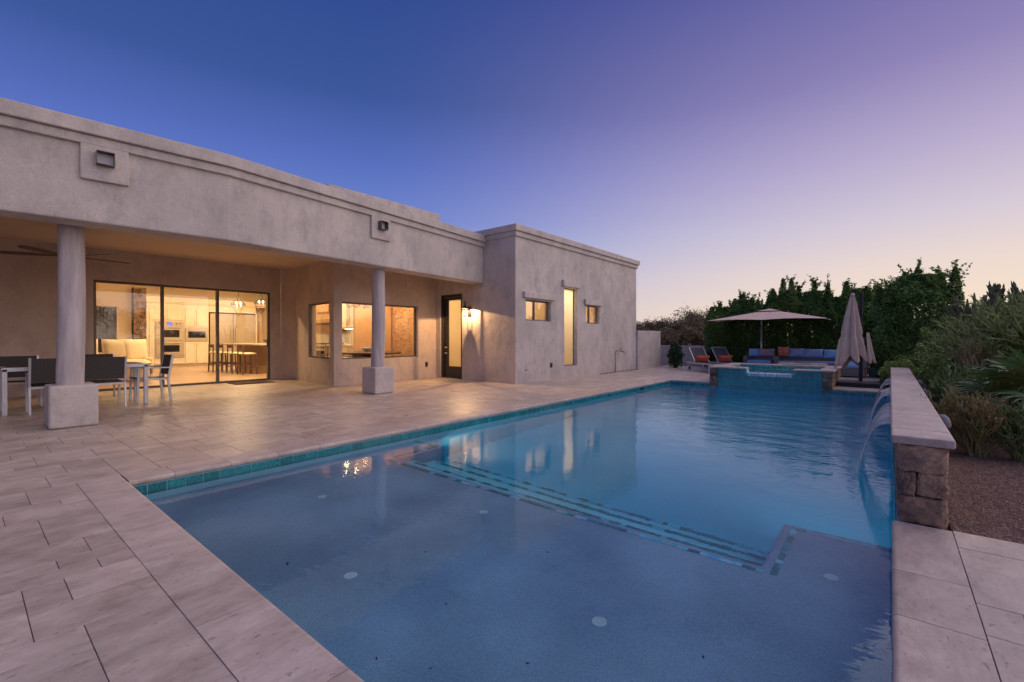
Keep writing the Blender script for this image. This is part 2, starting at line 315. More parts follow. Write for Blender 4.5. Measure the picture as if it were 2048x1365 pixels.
# ------------------------------------------------------------------ mesh helpers
class MB:
    def __init__(s): s.v = []; s.f = []
    def add(s, vs, fs):
        b = len(s.v); s.v += [tuple(p) for p in vs]; s.f += [tuple(i+b for i in f) for f in fs]; return s
    def box(s, x0, x1, y0, y1, z0, z1, M=None):
        vs = [(x0,y0,z0),(x1,y0,z0),(x1,y1,z0),(x0,y1,z0),(x0,y0,z1),(x1,y0,z1),(x1,y1,z1),(x0,y1,z1)]
        if M is not None: vs = [M @ Vector(p) for p in vs]
        return s.add(vs, [(0,3,2,1),(4,5,6,7),(0,1,5,4),(1,2,6,5),(2,3,7,6),(3,0,4,7)])
    def bar(s, a, b, w, h, up=(0,0,1)):
        a = Vector(a); b = Vector(b); d = (b-a).normalized(); u = Vector(up)
        if abs(d.dot(u)) > .98: u = Vector((0,1,0))
        r = d.cross(u).normalized(); u = r.cross(d)
        vs = [p+r*i*w/2+u*j*h/2 for p in (a,b) for i,j in ((-1,-1),(1,-1),(1,1),(-1,1))]
        return s.add(vs, [(0,1,2,3),(7,6,5,4),(0,4,5,1),(1,5,6,2),(2,6,7,3),(3,7,4,0)])
    def tube(s, path, rad, n=8, caps=True):
        path = [Vector(p) for p in path]; rad = rad if hasattr(rad, '__len__') else [rad]*len(path)
        rings = []; pu = None
        for i, p in enumerate(path):
            d = (path[min(i+1,len(path)-1)]-path[max(i-1,0)]).normalized()
            u = pu if pu is not None and abs(pu.dot(d)) < .95 else (Vector((0,0,1)) if abs(d.z) < .9 else Vector((1,0,0)))
            r = d.cross(u).normalized(); u = r.cross(d).normalized(); pu = u
            rings.append([p+(r*math.cos(2*math.pi*k/n)+u*math.sin(2*math.pi*k/n))*rad[i] for k in range(n)])
        vs = [q for rr in rings for q in rr]; fs = []
        for i in range(len(path)-1):
            for k in range(n): fs.append((i*n+k, i*n+(k+1)%n, (i+1)*n+(k+1)%n, (i+1)*n+k))
        if caps: fs += [tuple(range(n-1,-1,-1)), tuple(range((len(path)-1)*n, len(path)*n))]
        return s.add(vs, fs)
    def lathe(s, prof, c=(0,0,0), n=16, caps=True):
        vs = []; fs = []
        for r, z in prof:
            for k in range(n): a = 2*math.pi*k/n; vs.append((c[0]+r*math.cos(a), c[1]+r*math.sin(a), c[2]+z))
        for i in range(len(prof)-1):
            for k in range(n): fs.append((i*n+k, i*n+(k+1)%n, (i+1)*n+(k+1)%n, (i+1)*n+k))
        if caps: fs.append(tuple(range(n-1,-1,-1))); fs.append(tuple(range((len(prof)-1)*n, len(prof)*n)))
        return s.add(vs, fs)
    def prism(s, poly, z0, z1):
        n = len(poly); vs = [(x,y,z0) for x,y in poly]+[(x,y,z1) for x,y in poly]
        return s.add(vs, [tuple(range(n-1,-1,-1)), tuple(range(n,2*n))]+[(i,(i+1)%n,(i+1)%n+n,i+n) for i in range(n)])
    def pillow(s, c, sx_, sy_, sz_, M=None, n=8, puff=1.0):
        """soft rectangular cushion, thickness sy_"""
        vs = []; fs = []
        for side in (-1, 1):
            for i in range(n+1):
                for j in range(n+1):
                    u = i/n*2-1; v = j/n*2-1
                    t = max(0., (1-u**4)*(1-v**4))**.5
                    pin = 1-.07*(abs(u*v))**.5*0
                    ex = 1-.06*(1-abs(v))*(abs(u)**6); ez = 1-.06*(1-abs(u))*(abs(v)**6)
                    p = Vector((u*sx_/2*ex, side*sy_/2*t*puff, v*sz_/2*ez))
                    vs.append(p)
        m = (n+1)*(n+1)
        for i in range(n):
            for j in range(n):
                a = i*(n+1)+j; q = (a, a+1, a+n+2, a+n+1)
                fs.append(q[::-1]); fs.append(tuple(k+m for k in q))
        if M is None: M = Matrix.Translation(Vector(c))
        else: M = Matrix.Translation(Vector(c)) @ M
        return s.add([M @ p for p in vs], fs)
    def build(s, name, mat, parent=None, smooth=False, bevel=0, segs=2, world=False, kind=None, label=None, sub=0):
        me = bpy.data.meshes.new(name); me.from_pydata(s.v, [], s.f); me.update()
        if smooth: me.polygons.foreach_set('use_smooth', [True]*len(me.polygons))
        me.materials.append(mat)
        o = bpy.data.objects.new(name, me); COL.objects.link(o)
        if parent is not None:
            o.parent = parent
            if world: bpy.context.view_layer.update() if False else None; o.matrix_parent_inverse = wm(parent).inverted()
        else:
            xs = [Vector(p) for p in s.v]; c = Vector(((min(p.x for p in xs)+max(p.x for p in xs))/2, (min(p.y for p in xs)+max(p.y for p in xs))/2, min(p.z for p in xs)))
            me.transform(Matrix.Translation(-c)); o.location = c
        if bevel:
            bv = o.modifiers.new('bevel', 'BEVEL'); bv.width = bevel; bv.segments = segs; bv.limit_method = 'ANGLE'; bv.harden_normals = False
        if sub: sb = o.modifiers.new('sub', 'SUBSURF'); sb.levels = sub; sb.render_levels = sub
        if kind: o['kind'] = kind
        if label: o['label'] = label
        return o
def wm(o):
    m = Matrix.LocRotScale(o.location, o.rotation_euler, o.scale)
    if o.parent: m = wm(o.parent) @ o.matrix_parent_inverse @ m
    return m
def tag(o, label, cat, group=None):
    o['label'] = label; o['category'] = cat
    if group: o['group'] = group
    return o
def thing(name, label, cat, loc=(0,0,0), rz=0, group=None):
    o = bpy.data.objects.new(name, None); COL.objects.link(o); o.location = loc; o.rotation_euler = (0,0,rz); o.empty_display_size = .1
    return tag(o, label, cat, group)
def setting(name, loc=(0,0,0)):
    o = bpy.data.objects.new(name, None); COL.objects.link(o); o.location = loc; o['kind'] = 'structure'; return o
def copy_tree(o, label=None, loc=None, rz=None, parent=None):
    c = o.copy(); COL.objects.link(c)
    if parent is not None: c.parent = parent
    for ch in list(o.children): copy_tree(ch, parent=c)
    if label: c['label'] = label
    if loc: c.location = loc
    if rz is not None: c.rotation_euler = (0,0,rz)
    return c
def share(name, me, loc, parent=None, rz=0, scale=None):
    o = bpy.data.objects.new(name, me); COL.objects.link(o); o.location = loc; o.rotation_euler = (0,0,rz)
    if scale: o.scale = scale
    if parent is not None: o.parent = parent
    return o
def lamp(name, typ, loc, energy, color, parent=None, size=.1, rot=None, world=True):
    l = bpy.data.lights.new(name, typ); l.energy = energy; l.color = color
    if typ == 'AREA': l.size = size; l.shape = 'DISK'
    elif typ in ('POINT','SPOT'): l.shadow_soft_size = size
    o = bpy.data.objects.new(name, l); COL.objects.link(o); o.location = loc
    if rot: o.rotation_euler = rot
    if parent is not None:
        o.parent = parent
        if world: o.matrix_parent_inverse = wm(parent).inverted()
    return o

class Frame:
    """wall frame: u along the base line, n into the wall (left of the direction), z up"""
    def __init__(s, p0, p1):
        s.p = Vector((p0[0],p0[1],0)); d = Vector((p1[0]-p0[0], p1[1]-p0[1], 0)); s.L = d.length; s.d = d.normalized(); s.n = Vector((-s.d.y, s.d.x, 0))
        s.M = Matrix(((s.d.x, s.n.x, 0, s.p.x), (s.d.y, s.n.y, 0, s.p.y), (0,0,1,0), (0,0,0,1)))
    def box(s, mb, u0, u1, n0, n1, z0, z1): mb.box(u0, u1, n0, n1, z0, z1, s.M); return mb
def wall(mb, p0, p1, th, z0, z1, holes=()):
    F = Frame(p0, p1)
    us = sorted({0, F.L, *[h[0] for h in holes], *[h[1] for h in holes]}); zs = sorted({z0, z1, *[h[2] for h in holes], *[h[3] for h in holes]})
    for i in range(len(us)-1):
        # merge vertical runs of solid cells
        run = None
        for j in range(len(zs)-1):
            uc = (us[i]+us[i+1])/2; zc = (zs[j]+zs[j+1])/2
            solid = not any(h[0] < uc < h[1] and h[2] < zc < h[3] for h in holes)
            if solid: run = (run[0], zs[j+1]) if run else (zs[j], zs[j+1])
            if (not solid or j == len(zs)-2) and run: F.box(mb, us[i], us[i+1], 0, th, run[0], run[1]); run = None
    return F

# ================================================================== GROUND
g = MB()
def grid_sheet(mb, x0, x1, y0, y1, z, hole):
    hx0, hx1, hy0, hy1 = hole
    for a, b, c, d in ((x0, x1, y0, hy0), (x0, x1, hy1, y1), (x0, hx0, hy0, hy1), (hx1, x1, hy0, hy1)):
        k = len(mb.v); mb.v += [(a,c,z),(b,c,z),(b,d,z),(a,d,z)]; mb.f.append((k,k+1,k+2,k+3))
grid_sheet(g, -1500, 1500, -1500, 1500, -.06, (-4.72, .15, .72, 12.44))
ground = g.build('ground', M_desert, kind='structure')
# gravel bed right of the pool
gb = MB(); gb.add([(.285,3.69,-.02),(40,3.69,-.02),(40,22,-.02),(.285,22,-.02)], [(0,1,2,3)])
gravel = gb.build('gravel_bed', M_gravel, kind='structure')
me_p = MB().add([(0,0,.5),(.9,0,0),(0,.8,0),(-.8,.1,0),(.1,-.9,0),(0,0,-.4)], [(0,1,2),(0,2,3),(0,3,4),(0,4,1),(5,2,1),(5,3,2),(5,4,3),(5,1,4)])
def scatter(name, mb, pts, smin, smax, mat, parent=None, kind='stuff', flat=.7):
    V = np.array(mb.v, float); n = len(pts); k = len(V)
    sc = nrng.uniform(smin, smax, (n,1,1)); a = nrng.uniform(0, 6.28, n); ca, sa = np.cos(a), np.sin(a)
    P = np.repeat(V[None], n, 0)*sc*nrng.uniform(.7, 1.3, (n,1,3)); P[:,:,2] *= flat
    x = P[:,:,0]*ca[:,None]-P[:,:,1]*sa[:,None]; y = P[:,:,0]*sa[:,None]+P[:,:,1]*ca[:,None]; P[:,:,0] = x; P[:,:,1] = y
    P += np.array(pts)[:,None,:]
    F = np.array(mb.f)[None]+np.arange(n)[:,None,None]*k
    return fastmesh(name, P.reshape(-1,3), F.reshape(-1, F.shape[-1]), mat, parent, kind)
def fastmesh(name, V, F, mat, parent=None, kind=None, smooth=False, world=True):
    me = bpy.data.meshes.new(name); nv = len(V); nf, k = F.shape
    me.vertices.add(nv); me.vertices.foreach_set('co', np.ascontiguousarray(V, dtype=np.float32).ravel())
    me.loops.add(nf*k); me.loops.foreach_set('vertex_index', F.astype(np.int32).ravel())
    me.polygons.add(nf); me.polygons.foreach_set('loop_start', np.arange(0, nf*k, k, dtype=np.int32))
    try: me.polygons.foreach_set('loop_total', np.full(nf, k, dtype=np.int32))
    except Exception: pass
    me.update(calc_edges=True); me.materials.append(mat)
    if smooth: me.polygons.foreach_set('use_smooth', [True]*nf)
    o = bpy.data.objects.new(name, me); COL.objects.link(o)
    if parent is not None:
        o.parent = parent
        if world: o.matrix_parent_inverse = wm(parent).inverted()
    if kind: o['kind'] = kind
    return o
pts = []
for i in range(26000):
    y = 3.70+ (nrng.random()**1.7)*7.0; x = .29+nrng.random()*max(.35, y*.19)
    pts.append((x, y, -.018))
peb = scatter('gravel_stones', me_p, pts, .004, .0105, M_pebbles, gravel)

# hill far off
hv = []; hf = []
nx_, ny_ = 60, 14
for j in range(ny_):
    for i in range(nx_):
        x = -40+i*7.0; y = 300+j*14
        hgt = 15*math.exp(-((x-25)/38)**2)*math.sin(math.pi*min(1,(j/(ny_-1))))+2.2*math.sin(x*.11+j)*.6
        hv.append((x, y, max(-2, hgt)-1))
for j in range(ny_-1):
    for i in range(nx_-1): a = j*nx_+i; hf.append((a,a+1,a+nx_+1,a+nx_))
MB().add(hv, hf).build('desert_hill', M_hill, kind='structure', smooth=True)

# ================================================================== PATIO PAVERS
PX0, PX1, PY0, PY1, WZ = -4.59, 0.01, .85, 12.31, -.12   # pool opening and water level
CW = .27                                                # coping width
patio = setting('patio')
sb = MB()
sb.box(-13.2, PX0-.06, -1.6, 12.6, -.05, -.007).box(PX0-.06, PX1+CW+.01, -1.6, PY0-.06, -.05, -.012).box(PX1+.06, PX1+3.6, -1.6, 3.685, -.05, -.012)
sb.box(-8.2, PX1+.27, PY1+.06, 19.2, -.05, -.012)
sb.build('mortar_bed', M_joint, patio)
mod = .135
SIZES = [(2,3),(3,2),(3,2),(2,2),(2,3),(3,3)]
def lay(x0, x1, y0, y1, blocked):
    nx = int(round((x1-x0)/mod)); ny = int(round((y1-y0)/mod)); occ = np.zeros((nx, ny), bool); out = []
    for i in range(nx):
        for j in range(ny):
            if blocked(x0+(i+.5)*mod, y0+(j+.5)*mod): occ[i,j] = True
    for j in range(ny):
        for i in range(nx):
            if occ[i,j]: continue
            opts = SIZES[:]; rng.shuffle(opts); opts = ([(1,2)] if rng.random() < .12 else ([(2,1)] if rng.random() < .14 else []))+opts; opts += [(2,2),(3,1),(1,3),(2,1),(1,2),(1,1)]
            for a, b in opts:
                if i+a <= nx and j+b <= ny and not occ[i:i+a, j:j+b].any():
                    # avoid leaving slivers one module wide
                    if a > 1 and i+a+1 == nx: continue
                    if a > 1 and i+a < nx and not occ[i+a, j] and (i+a+1 >= nx or occ[i+a+1, j]): continue
                    occ[i:i+a, j:j+b] = True; out.append((x0+i*mod, y0+j*mod, a*mod, b*mod)); break
            else:
                a, b = 1, 1; occ[i,j] = True; out.append((x0+i*mod, y0+j*mod, mod, mod))
    return out
def blk_main(x, y):
    if x > PX0-CW and y > PY0-CW: return True
    if y > 8.80 and x < -7.2: return True
    if y > 5.95 and x < -10.05: return True
    return False
# snap so the joints meet the coping
x_off = PX0-CW-mod*59
tiles = lay(x_off, x_off+mod*61, PY0-CW-mod*15, PY0-CW+mod*90, blk_main)
tiles += lay(x_off+mod*61, x_off+mod*61+mod*44, PY0-CW-mod*15, PY0-CW, lambda x,y: x > PX1+3 )
tiles += lay(PX1+CW+.003, PX1+CW+.003+mod*18, PY0-CW, PY0-CW+mod*23, lambda x,y: False)
tiles += lay(-8.0, -8.0+mod*60, PY1+CW+.003, PY1+CW+.003+mod*46, lambda x,y: (x > -3.62 and x < -.92 and y < 14.55) or (x < -6.9 and y < 15.6) or (x<-7.0))
camF = Vector((math.sin(R_(-39.555)), math.cos(R_(-39.555)), 0)); camR = Vector((camF.y, -camF.x, 0))
def vis(cx, cy_):
    d = camF.x*cx+camF.y*cy_; l = camR.x*cx+camR.y*cy_
    if d < .25: return 0
    u = l/d; v = 1.12/d*916
    if abs(u) > 1.25 or v > 760: return 0
    return 1/d
def paver_mb(a, b, gapx=.0045, gapy=.0025, h=.012):
    m = MB(); x0, x1, y0, y1 = gapx, a-gapx, gapy, b-gapy; c = .0013
    vs = [(x0,y0,-h),(x1,y0,-h),(x1,y1,-h),(x0,y1,-h),(x0,y0,-c),(x1,y0,-c),(x1,y1,-c),(x0,y1,-c),(x0+c,y0+c,0),(x1-c,y0+c,0),(x1-c,y1-c,0),(x0+c,y1-c,0)]
    return m.add(vs, [(8,9,10,11)]+[(i,(i+1)%4,(i+1)%4+4,i+4) for i in range(4)]+[(i+4,(i+1)%4+4,(i+1)%4+8,i+8) for i in range(4)])
tiles.sort(key=lambda t: -vis(t[0]+t[2]/2, t[1]+t[3]/2)*math.sqrt(t[2]*t[3]))
meshes = {}
for t in tiles[:300]:
    k = (round(t[2]/mod), round(t[3]/mod))
    if k not in meshes:
        m = paver_mb(k[0]*mod, k[1]*mod, gapx=.0012, gapy=.0015); me = bpy.data.meshes.new('paver'); me.from_pydata(m.v, [], m.f); me.materials.append(M_trav); meshes[k] = me
    share('paver', meshes[k], (t[0], t[1], rng.uniform(-.0012, .0008)), patio)
mm = MB()
for t in tiles[300:]:
    p = paver_mb(t[2], t[3], gapx=.0012, gapy=.0015); dz = rng.uniform(-.0012, .0008); mm.add([(x+t[0], y+t[1], z+dz) for x,y,z in p.v], p.f)
mm.build('distant_pavers', M_trav, patio, kind='stuff')

# ================================================================== POOL
pool = thing('swimming_pool', 'rectangular in-ground pool with teal waterline tiles and a tanning ledge', 'pool', (-2.3, 6.5, 0))
def pb(mb, name, mat, parent=pool, **k): return mb.build(name, mat, parent, world=True, **k)
FZ = -1.45
sh = MB()
ov = .03
x0, x1, y0, y1 = PX0-ov, PX1+ov, PY0-ov, PY1+ov
# walls of the shell
sh.box(x0-.12, x0, y0-.12, y1+.12, FZ-.1, -.052).box(x1, x1+.12, y0-.12, y1+.12, FZ-.1, -.052).box(x0, x1, y0-.12, y0, FZ-.1, -.052).box(x0, x1, y1, y1+.12, FZ-.1, -.052)
pb(sh, 'pool_shell', M_plaster2)
pb(MB().box(x0, x1, y0, y1, FZ-.1, FZ), 'pool_floor', M_plaster2)
SX0, SX1 = -4.11, -.58
lg = MB()
LZ = -.35
lg.prism([(x0+.001,y0+.001),(x1-.001,y0+.001),(x1-.001,3.75),(SX1,3.75),(SX1,3.0),(SX0,3.0),(SX0,3.72),(x0+.001,3.72)], FZ+.002, LZ)
pb(lg, 'tanning_ledge', M_plaster, bevel=.02)
steps = [(3.0, 3.25, -.57), (3.25, 3.55, -.78), (3.55, 3.84, -.98)]
for a, b, z in steps:
    pb(MB().box(SX0+.002, SX1-.002, a-.1, b, FZ+.002, z), 'pool_step', M_plaster2, bevel=.02)
# mosaic trim along ledge and step edges
tm = {}
def trim(xa, ya, xb, yb, z, w, L):
    d = Vector((xb-xa, yb-ya, 0)); n = max(1, int(d.length/L)); L2 = d.length/n; dn = d.normalized(); i = 0; pos = 0
    while pos < d.length-1e-3:
        l = min(rng.choice([.045,.07,.1,.1])*1.0, d.length-pos)
        mat = M_trim if rng.random() < .62 else M_trim2
        k = (round(l,3), w, mat.name)
        if k not in tm:
            me = bpy.data.meshes.new('trim_tile'); m = MB().box(.001, l-.001, -w/2, w/2, 0, .006); me.from_pydata(m.v, [], m.f); me.materials.append(mat); tm[k] = me
        o = share('trim_tile', tm[k], (xa+dn.x*pos-pool.location.x, ya+dn.y*pos-pool.location.y, z), pool, math.atan2(dn.y, dn.x)); pos += l
trim(SX0-.05, 2.93, SX1+.02, 2.93, LZ, .036, .1)
trim(SX1+.075, 2.93, SX1+.075, 3.69, LZ, .036, .1)
trim(SX1+.075, 3.69, x1, 3.69, LZ, .036, .1)
trim(SX0-.075, 2.93, SX0-.075, 3.66, LZ, .036, .1)
trim(x0, 3.66, SX0-.075, 3.66, LZ, .036, .1)
for (a, b, z) in steps: trim(SX0+.08, b-.05, SX1-.03, b-.05, z, .042, .1)
# waterline tiles
ts = .13
def tilemesh(axis, hgt, w=ts, t=.008, g=.004):
    m = MB()
    if axis == 'x': m.box(0, t, g, w-g, g, hgt-g)
    else: m.box(g, w-g, -t, 0, g, hgt-g)
    me = bpy.data.meshes.new('pool_tile'); me.from_pydata(m.v, [], m.f); me.materials.append(M_tile); return me
band = MB()
band.box(x0+.0005, x0+.004, y0+.01, y1-.01, -.20, -.045).box(x1-.004, x1-.0005, y0+.01, y1-.01, -.20, -.045).box(x0+.01, x1-.01, y0+.0005, y0+.004, -.20, -.045).box(x0+.01, x1-.01, y1-.004, y1-.0005, -.20, -.045)
pb(band, 'tile_grout_band', M_grout)
tx = tilemesh('x', ts); ty = tilemesh('y', ts)
pl = pool.location
n = int((y1-y0)/ts)
for i in range(n): share('pool_tile', tx, (x0+.003-pl.x, y0+.02+i*ts-pl.y, -.185), pool)
for i in range(int((x1-x0)/ts)):
    X = x0+.02+i*ts
    share('pool_tile', ty, (X-pl.x, y1-.003-pl.y, -.185), pool)
rt = MB()
for i in range(n): rt.box(x1-.011, x1-.003, y0+.02+i*ts+.002, y0+.02+(i+1)*ts-.002, -.183, -.057)
for i in range(int((x1-x0)/ts)): rt.box(x0+.02+i*ts+.002, x0+.02+(i+1)*ts-.002, y0+.003, y0+.011, -.183, -.057)
pb(rt, 'hidden_side_tiles', M_tile, kind='stuff')
pb(MB().box(x0+.012, x0+.018, 10.42, 10.60, -.155, -.06), 'skimmer_mouth', M_black)
# coping stones with a rounded nose
def coping_mb(L, W, h=.05, gap=.002, nose=.022):
    """length along +y, pool side at x = 0 going +x away; nose on the pool side"""
    prof = []
    for k in range(6):
        a = math.pi/2*k/5; prof.append((nose-nose*math.sin(a)*1.0, -nose+nose*math.cos(a)))
    prof = [(W, 0)]+[(p[0], p[1]) for p in prof]
    for k in range(1, 6):
        a = math.pi/2*k/5; prof.append((nose-nose*math.cos(a), -h+nose-nose*math.sin(a)))
    prof.append((W, -h)); m = MB(); n_ = len(prof)
    vs = [(x, gap, z) for x, z in prof]+[(x, L-gap, z) for x, z in prof]
    fs = [tuple(range(n_)), tuple(range(2*n_-1, n_-1, -1))]+[(i, i+n_, (i+1)%n_+n_, (i+1)%n_) for i in range(n_)]
    return m.add(vs, fs)
cm = {}
def coping(p, ang, L, W, parent=pool, z=.002, h=.05):
    k = (round(L,3), round(W,3), h)
    if k not in cm:
        m = coping_mb(L, W, h); me = bpy.data.meshes.new('coping_stone'); me.from_pydata(m.v, [], m.f)
        me.materials.append(M_cop); cm[k] = me
    q = parent.location
    return share('coping_stone', cm[k], (p[0]-q.x, p[1]-q.y, z-q.z), parent, ang)
# left edge: stones run along Y, body to -X  (mesh +x must point to -X -> rotate 180, start at far end)
y = PY0
while y < PY1-.01:
    L = min(.42 if y > PY0+.1 else .30, PY1-y); coping((PX0, y+L), math.pi, L, CW); y += L
# near edge (along X, body to -Y): mesh +x -> -Y, +y -> +X : rotate -90
x = PX0-CW
for L in (.62, .83, .64, .70, .66, .62, .81+.0):
    L = min(L, PX1+CW-x)
    if L > .02: coping((x, PY0), -math.pi/2, L, CW)
    x += L
# right edge near the camera: body to +X, +y -> +Y
y = PY0
for L in (.45, .55, .57, .47, .78):
    L = min(L, 3.665-y); coping((PX1, y), 0, L, CW); y += L
# far edge: body to +Y : mesh +x -> +Y, +y -> -X : rotate 90
x = -3.56
while x > PX0-CW+.01:
    L = min(.42, x-(PX0-CW)); coping((x, PY1), math.pi/2, L, CW); x -= L
x = PX1
while x > -.97:
    L = min(.42, x+.98)
    if L > .03: coping((x, PY1), math.pi/2, L, CW)
    x -= L
# ledge fittings
for (fx, fy) in [(-1.07,1.95), (-3.63,1.92), (-2.39,2.55), (-2.35,1.41), (-.25,3.1)]:
    c_ = MB().lathe([(.036,0),(.036,.003),(.033,.005),(.024,.0055),(.022,.004),(.012,.004),(.010,.006),(0.001,.006)], (fx,fy,LZ), 24); pb(c_, 'bubbler_cap', M_white)
# added underwater fill lights, out of view in the risers, to brighten the water
M_lens = emit_mat('added_glow_lens', (.6,.85,1), .6)
for i_, (xx_, zz_, lb) in enumerate(((-.30,-.80,'added unseen underwater fill light below the right wing of the ledge'),(-4.34,-.80,'added unseen underwater fill light below the left wing of the ledge'))):
    yy_ = 3.751 if xx_ > -1 else (3.841 if xx_ > -3 else 3.721)
    pl2 = thing('added_pool_light', lb, 'pool light', (xx_, yy_, zz_), 0, 'added underwater fill lights')
    MB().tube([(0,0,0),(0,.01,0)], .07, 20).build('added_light_lens', M_lens, pl2)
    lo_ = lamp('added_pool_lamp', 'SPOT', (0,.03,0), (45,32)[i_], (.74,.92,1), pl2, .06, rot=(R_(95),0,R_(8 if xx_ > -1 else (0 if xx_ > -3 else -6))), world=False)
    lo_.data.spot_size = R_(105); lo_.data.spot_blend = 1
# water body
wt = MB(); 
k = 0
wt.box(x0-.01, x1+.01, y0-.01, y1+.01, FZ-.05, WZ)
water = wt.build('pool_water', M_water, kind='structure')
# leaves on ledge and deck
lm = MB().add([(0,-.5,0),(.22,-.15,.05),(.16,.25,.03),(0,.5,.0),(-.18,.22,.06),(-.2,-.18,.04)], [(0,1,2,3),(0,3,4,5)])
lme = bpy.data.meshes.new('dry_leaf'); lme.from_pydata(lm.v, [], lm.f); lme.materials.append(M_leafdead)
under = [(-2.75,1.24,.040),(-2.24,1.86,.025),(-1.74,1.58,.02),(-1.68,1.13,.022),(-1.62,1.16,.012),(-1.46,1.24,.016),(-1.17,1.52,.02),(-1.65,2.35,.03),(-.08,2.52,.035),(-.61,2.02,.022),(-3.46,2.37,.02)]
ul = ['brown curled dry leaf, the largest one lying left on the pool ledge','small dry leaf on the ledge right of the left white cap','tiny leaf fragment in the middle of the pool ledge','dark leaf on the ledge close to the near coping','speck of leaf beside another near the near coping','small leaf low in the centre of the ledge','dark seed sized leaf at the bottom of the ledge','thin leaf on the ledge close to the mosaic edge','reddish leaf on the ledge near the right coping','small leaf right of the round cap nearest the camera','small leaf on the ledge near the far left mosaic corner']
for (a, b, s_), lb in zip(under, ul):
    o = share('dry_leaf', lme, (a, b, LZ+.002), None, rng.uniform(0,6), (s_,s_,s_)); tag(o, lb, 'leaf', 'dry leaves lying on the ledge')
deckl = [(-5.39,4.13,.05),(-5.42,5.83,.04),(-5.55,5.02,.035),(-6.21,2.21,.03),(-7.02,2.9,.035),(-6.9,3.05,.03),(-5.29,12.91,.045),(-8.9,5.0,.035),(-7.9,5.6,.03),(-7.75,5.75,.025)]
dl = ['dry leaf on the pavers right of the second column base','dry leaf on the pavers below the lit entry door','small twig like leaf on pavers between the column and the entry door','small leaf on pavers in front of the sliding door','dark leaf on pavers left of the column with the square base','tiny leaf beside another in front of the corner window','lone leaf on the deck beside the far corner of the pool','small leaf on pavers behind the second column','leaf crumb right beside the second column base','tiny leaf crumb just right of the second column base']
for (a, b, s_), lb in zip(deckl, dl):
    o = share('dry_leaf', lme, (a, b, .003), None, rng.uniform(0,6), (s_,s_*1.2,s_)); tag(o, lb, 'leaf', 'dry leaves on the deck')

# ================================================================== FOUNTAIN WALL
fw = thing('fountain_wall', 'low stone wall with travertine cap and three water spouts along the pool', 'wall', (.14, 7.9, 0))
WY0, WY1, WH = 3.69, 12.10, .475
pb(MB().box(.055, .245, WY0+.02, WY1-.02, -.3, WH), 'wall_core', M_mortar, fw)
def rough_stone(x0, x1, y0, y1, z0, z1, j=.008, seg=3):
    """quarry-faced block: faces subdivided and jittered"""
    me = MB(); n = seg; V = {}; vs = []; fs = []
    def vid(i, jj, k):
        key = (i, jj, k)
        if key not in V:
            e = sum(c in (0, n) for c in key)
            s_ = .0 if e == 0 else 1
            def q(c, a, b): return a+(b-a)*c/n
            bulge = j*(.5 if e == 1 else (-.2 if e == 2 else -.9))
            p = Vector((q(i,x0,x1), q(jj,y0,y1), q(k,z0,z1))); c = Vector(((x0+x1)/2,(y0+y1)/2,(z0+z1)/2))
            d = Vector(((i==n)-(i==0), (jj==n)-(jj==0), (k==n)-(k==0)))
            if d.length: d.normalize()
            p += d*bulge+Vector((rng.uniform(-j,j), rng.uniform(-j,j), rng.uniform(-j,j)))*.8
            V[key] = len(vs); vs.append(p)
        return V[key]
    for a in range(n):
        for b in range(n):
            fs += [(vid(a,b,0),vid(a,b+1,0),vid(a+1,b+1,0),vid(a+1,b,0)), (vid(a,b,n),vid(a+1,b,n),vid(a+1,b+1,n),vid(a,b+1,n)),
                   (vid(a,0,b),vid(a+1,0,b),vid(a+1,0,b+1),vid(a,0,b+1)), (vid(a,n,b),vid(a,n,b+1),vid(a+1,n,b+1),vid(a+1,n,b)),
                   (vid(0,a,b),vid(0,a,b+1),vid(0,a+1,b+1),vid(0,a+1,b)), (vid(n,a,b),vid(n,a+1,b),vid(n,a+1,b+1),vid(n,a,b+1))]
    return me.add(vs, fs)
# near end: four stones as in the photo
for (a, b, c, d) in [(.045,.262,.315,.468), (.045,.122,.165,.308), (.130,.262,.172,.308), (.045,.262,.004,.160)]:
    pb(rough_stone(a, b, WY0-.01, WY0+.24, c, d, .0075, 9), 'stone', M_stone, fw)
# long faces
zc = [.004,.165,.312,.470]
for side in (0, 1):
    for r_ in range(3):
        y = WY0+.245+(0 if r_ % 2 else .0)
        while y < WY1-.02:
            L = min(rng.uniform(.22,.46), WY1-y)
            if L > .08:
                if side == 0: m = rough_stone(.035, .062, y+.004, y+L-.004, zc[r_]+.003, zc[r_+1]-.004, .006, 3)
                else: m = rough_stone(.238, .264, y+.004, y+L-.004, zc[r_]+.003, zc[r_+1]-.004, .006, 3)
                pb(m, 'stone', M_stone, fw)
            y += L
wtile = MB()
# cap slabs
y = WY0-.03; caps = [.30,.78,.72,.78,.74,.80,.76,.78,.78,.78,.74,.77]
for L in caps:
    L = min(L, WY1+.03-y)
    if L < .1: break
    m = MB().box(.005, .295, y+.0015, y+L-.0015, WH+.0005, WH+.052); pb(m, 'cap_stone', M_cop, fw, bevel=.012, segs=3); y += L
M_drop = pmat('splash_foam', (.85,.9,.95), (.75,.82,.9), rough=.2)
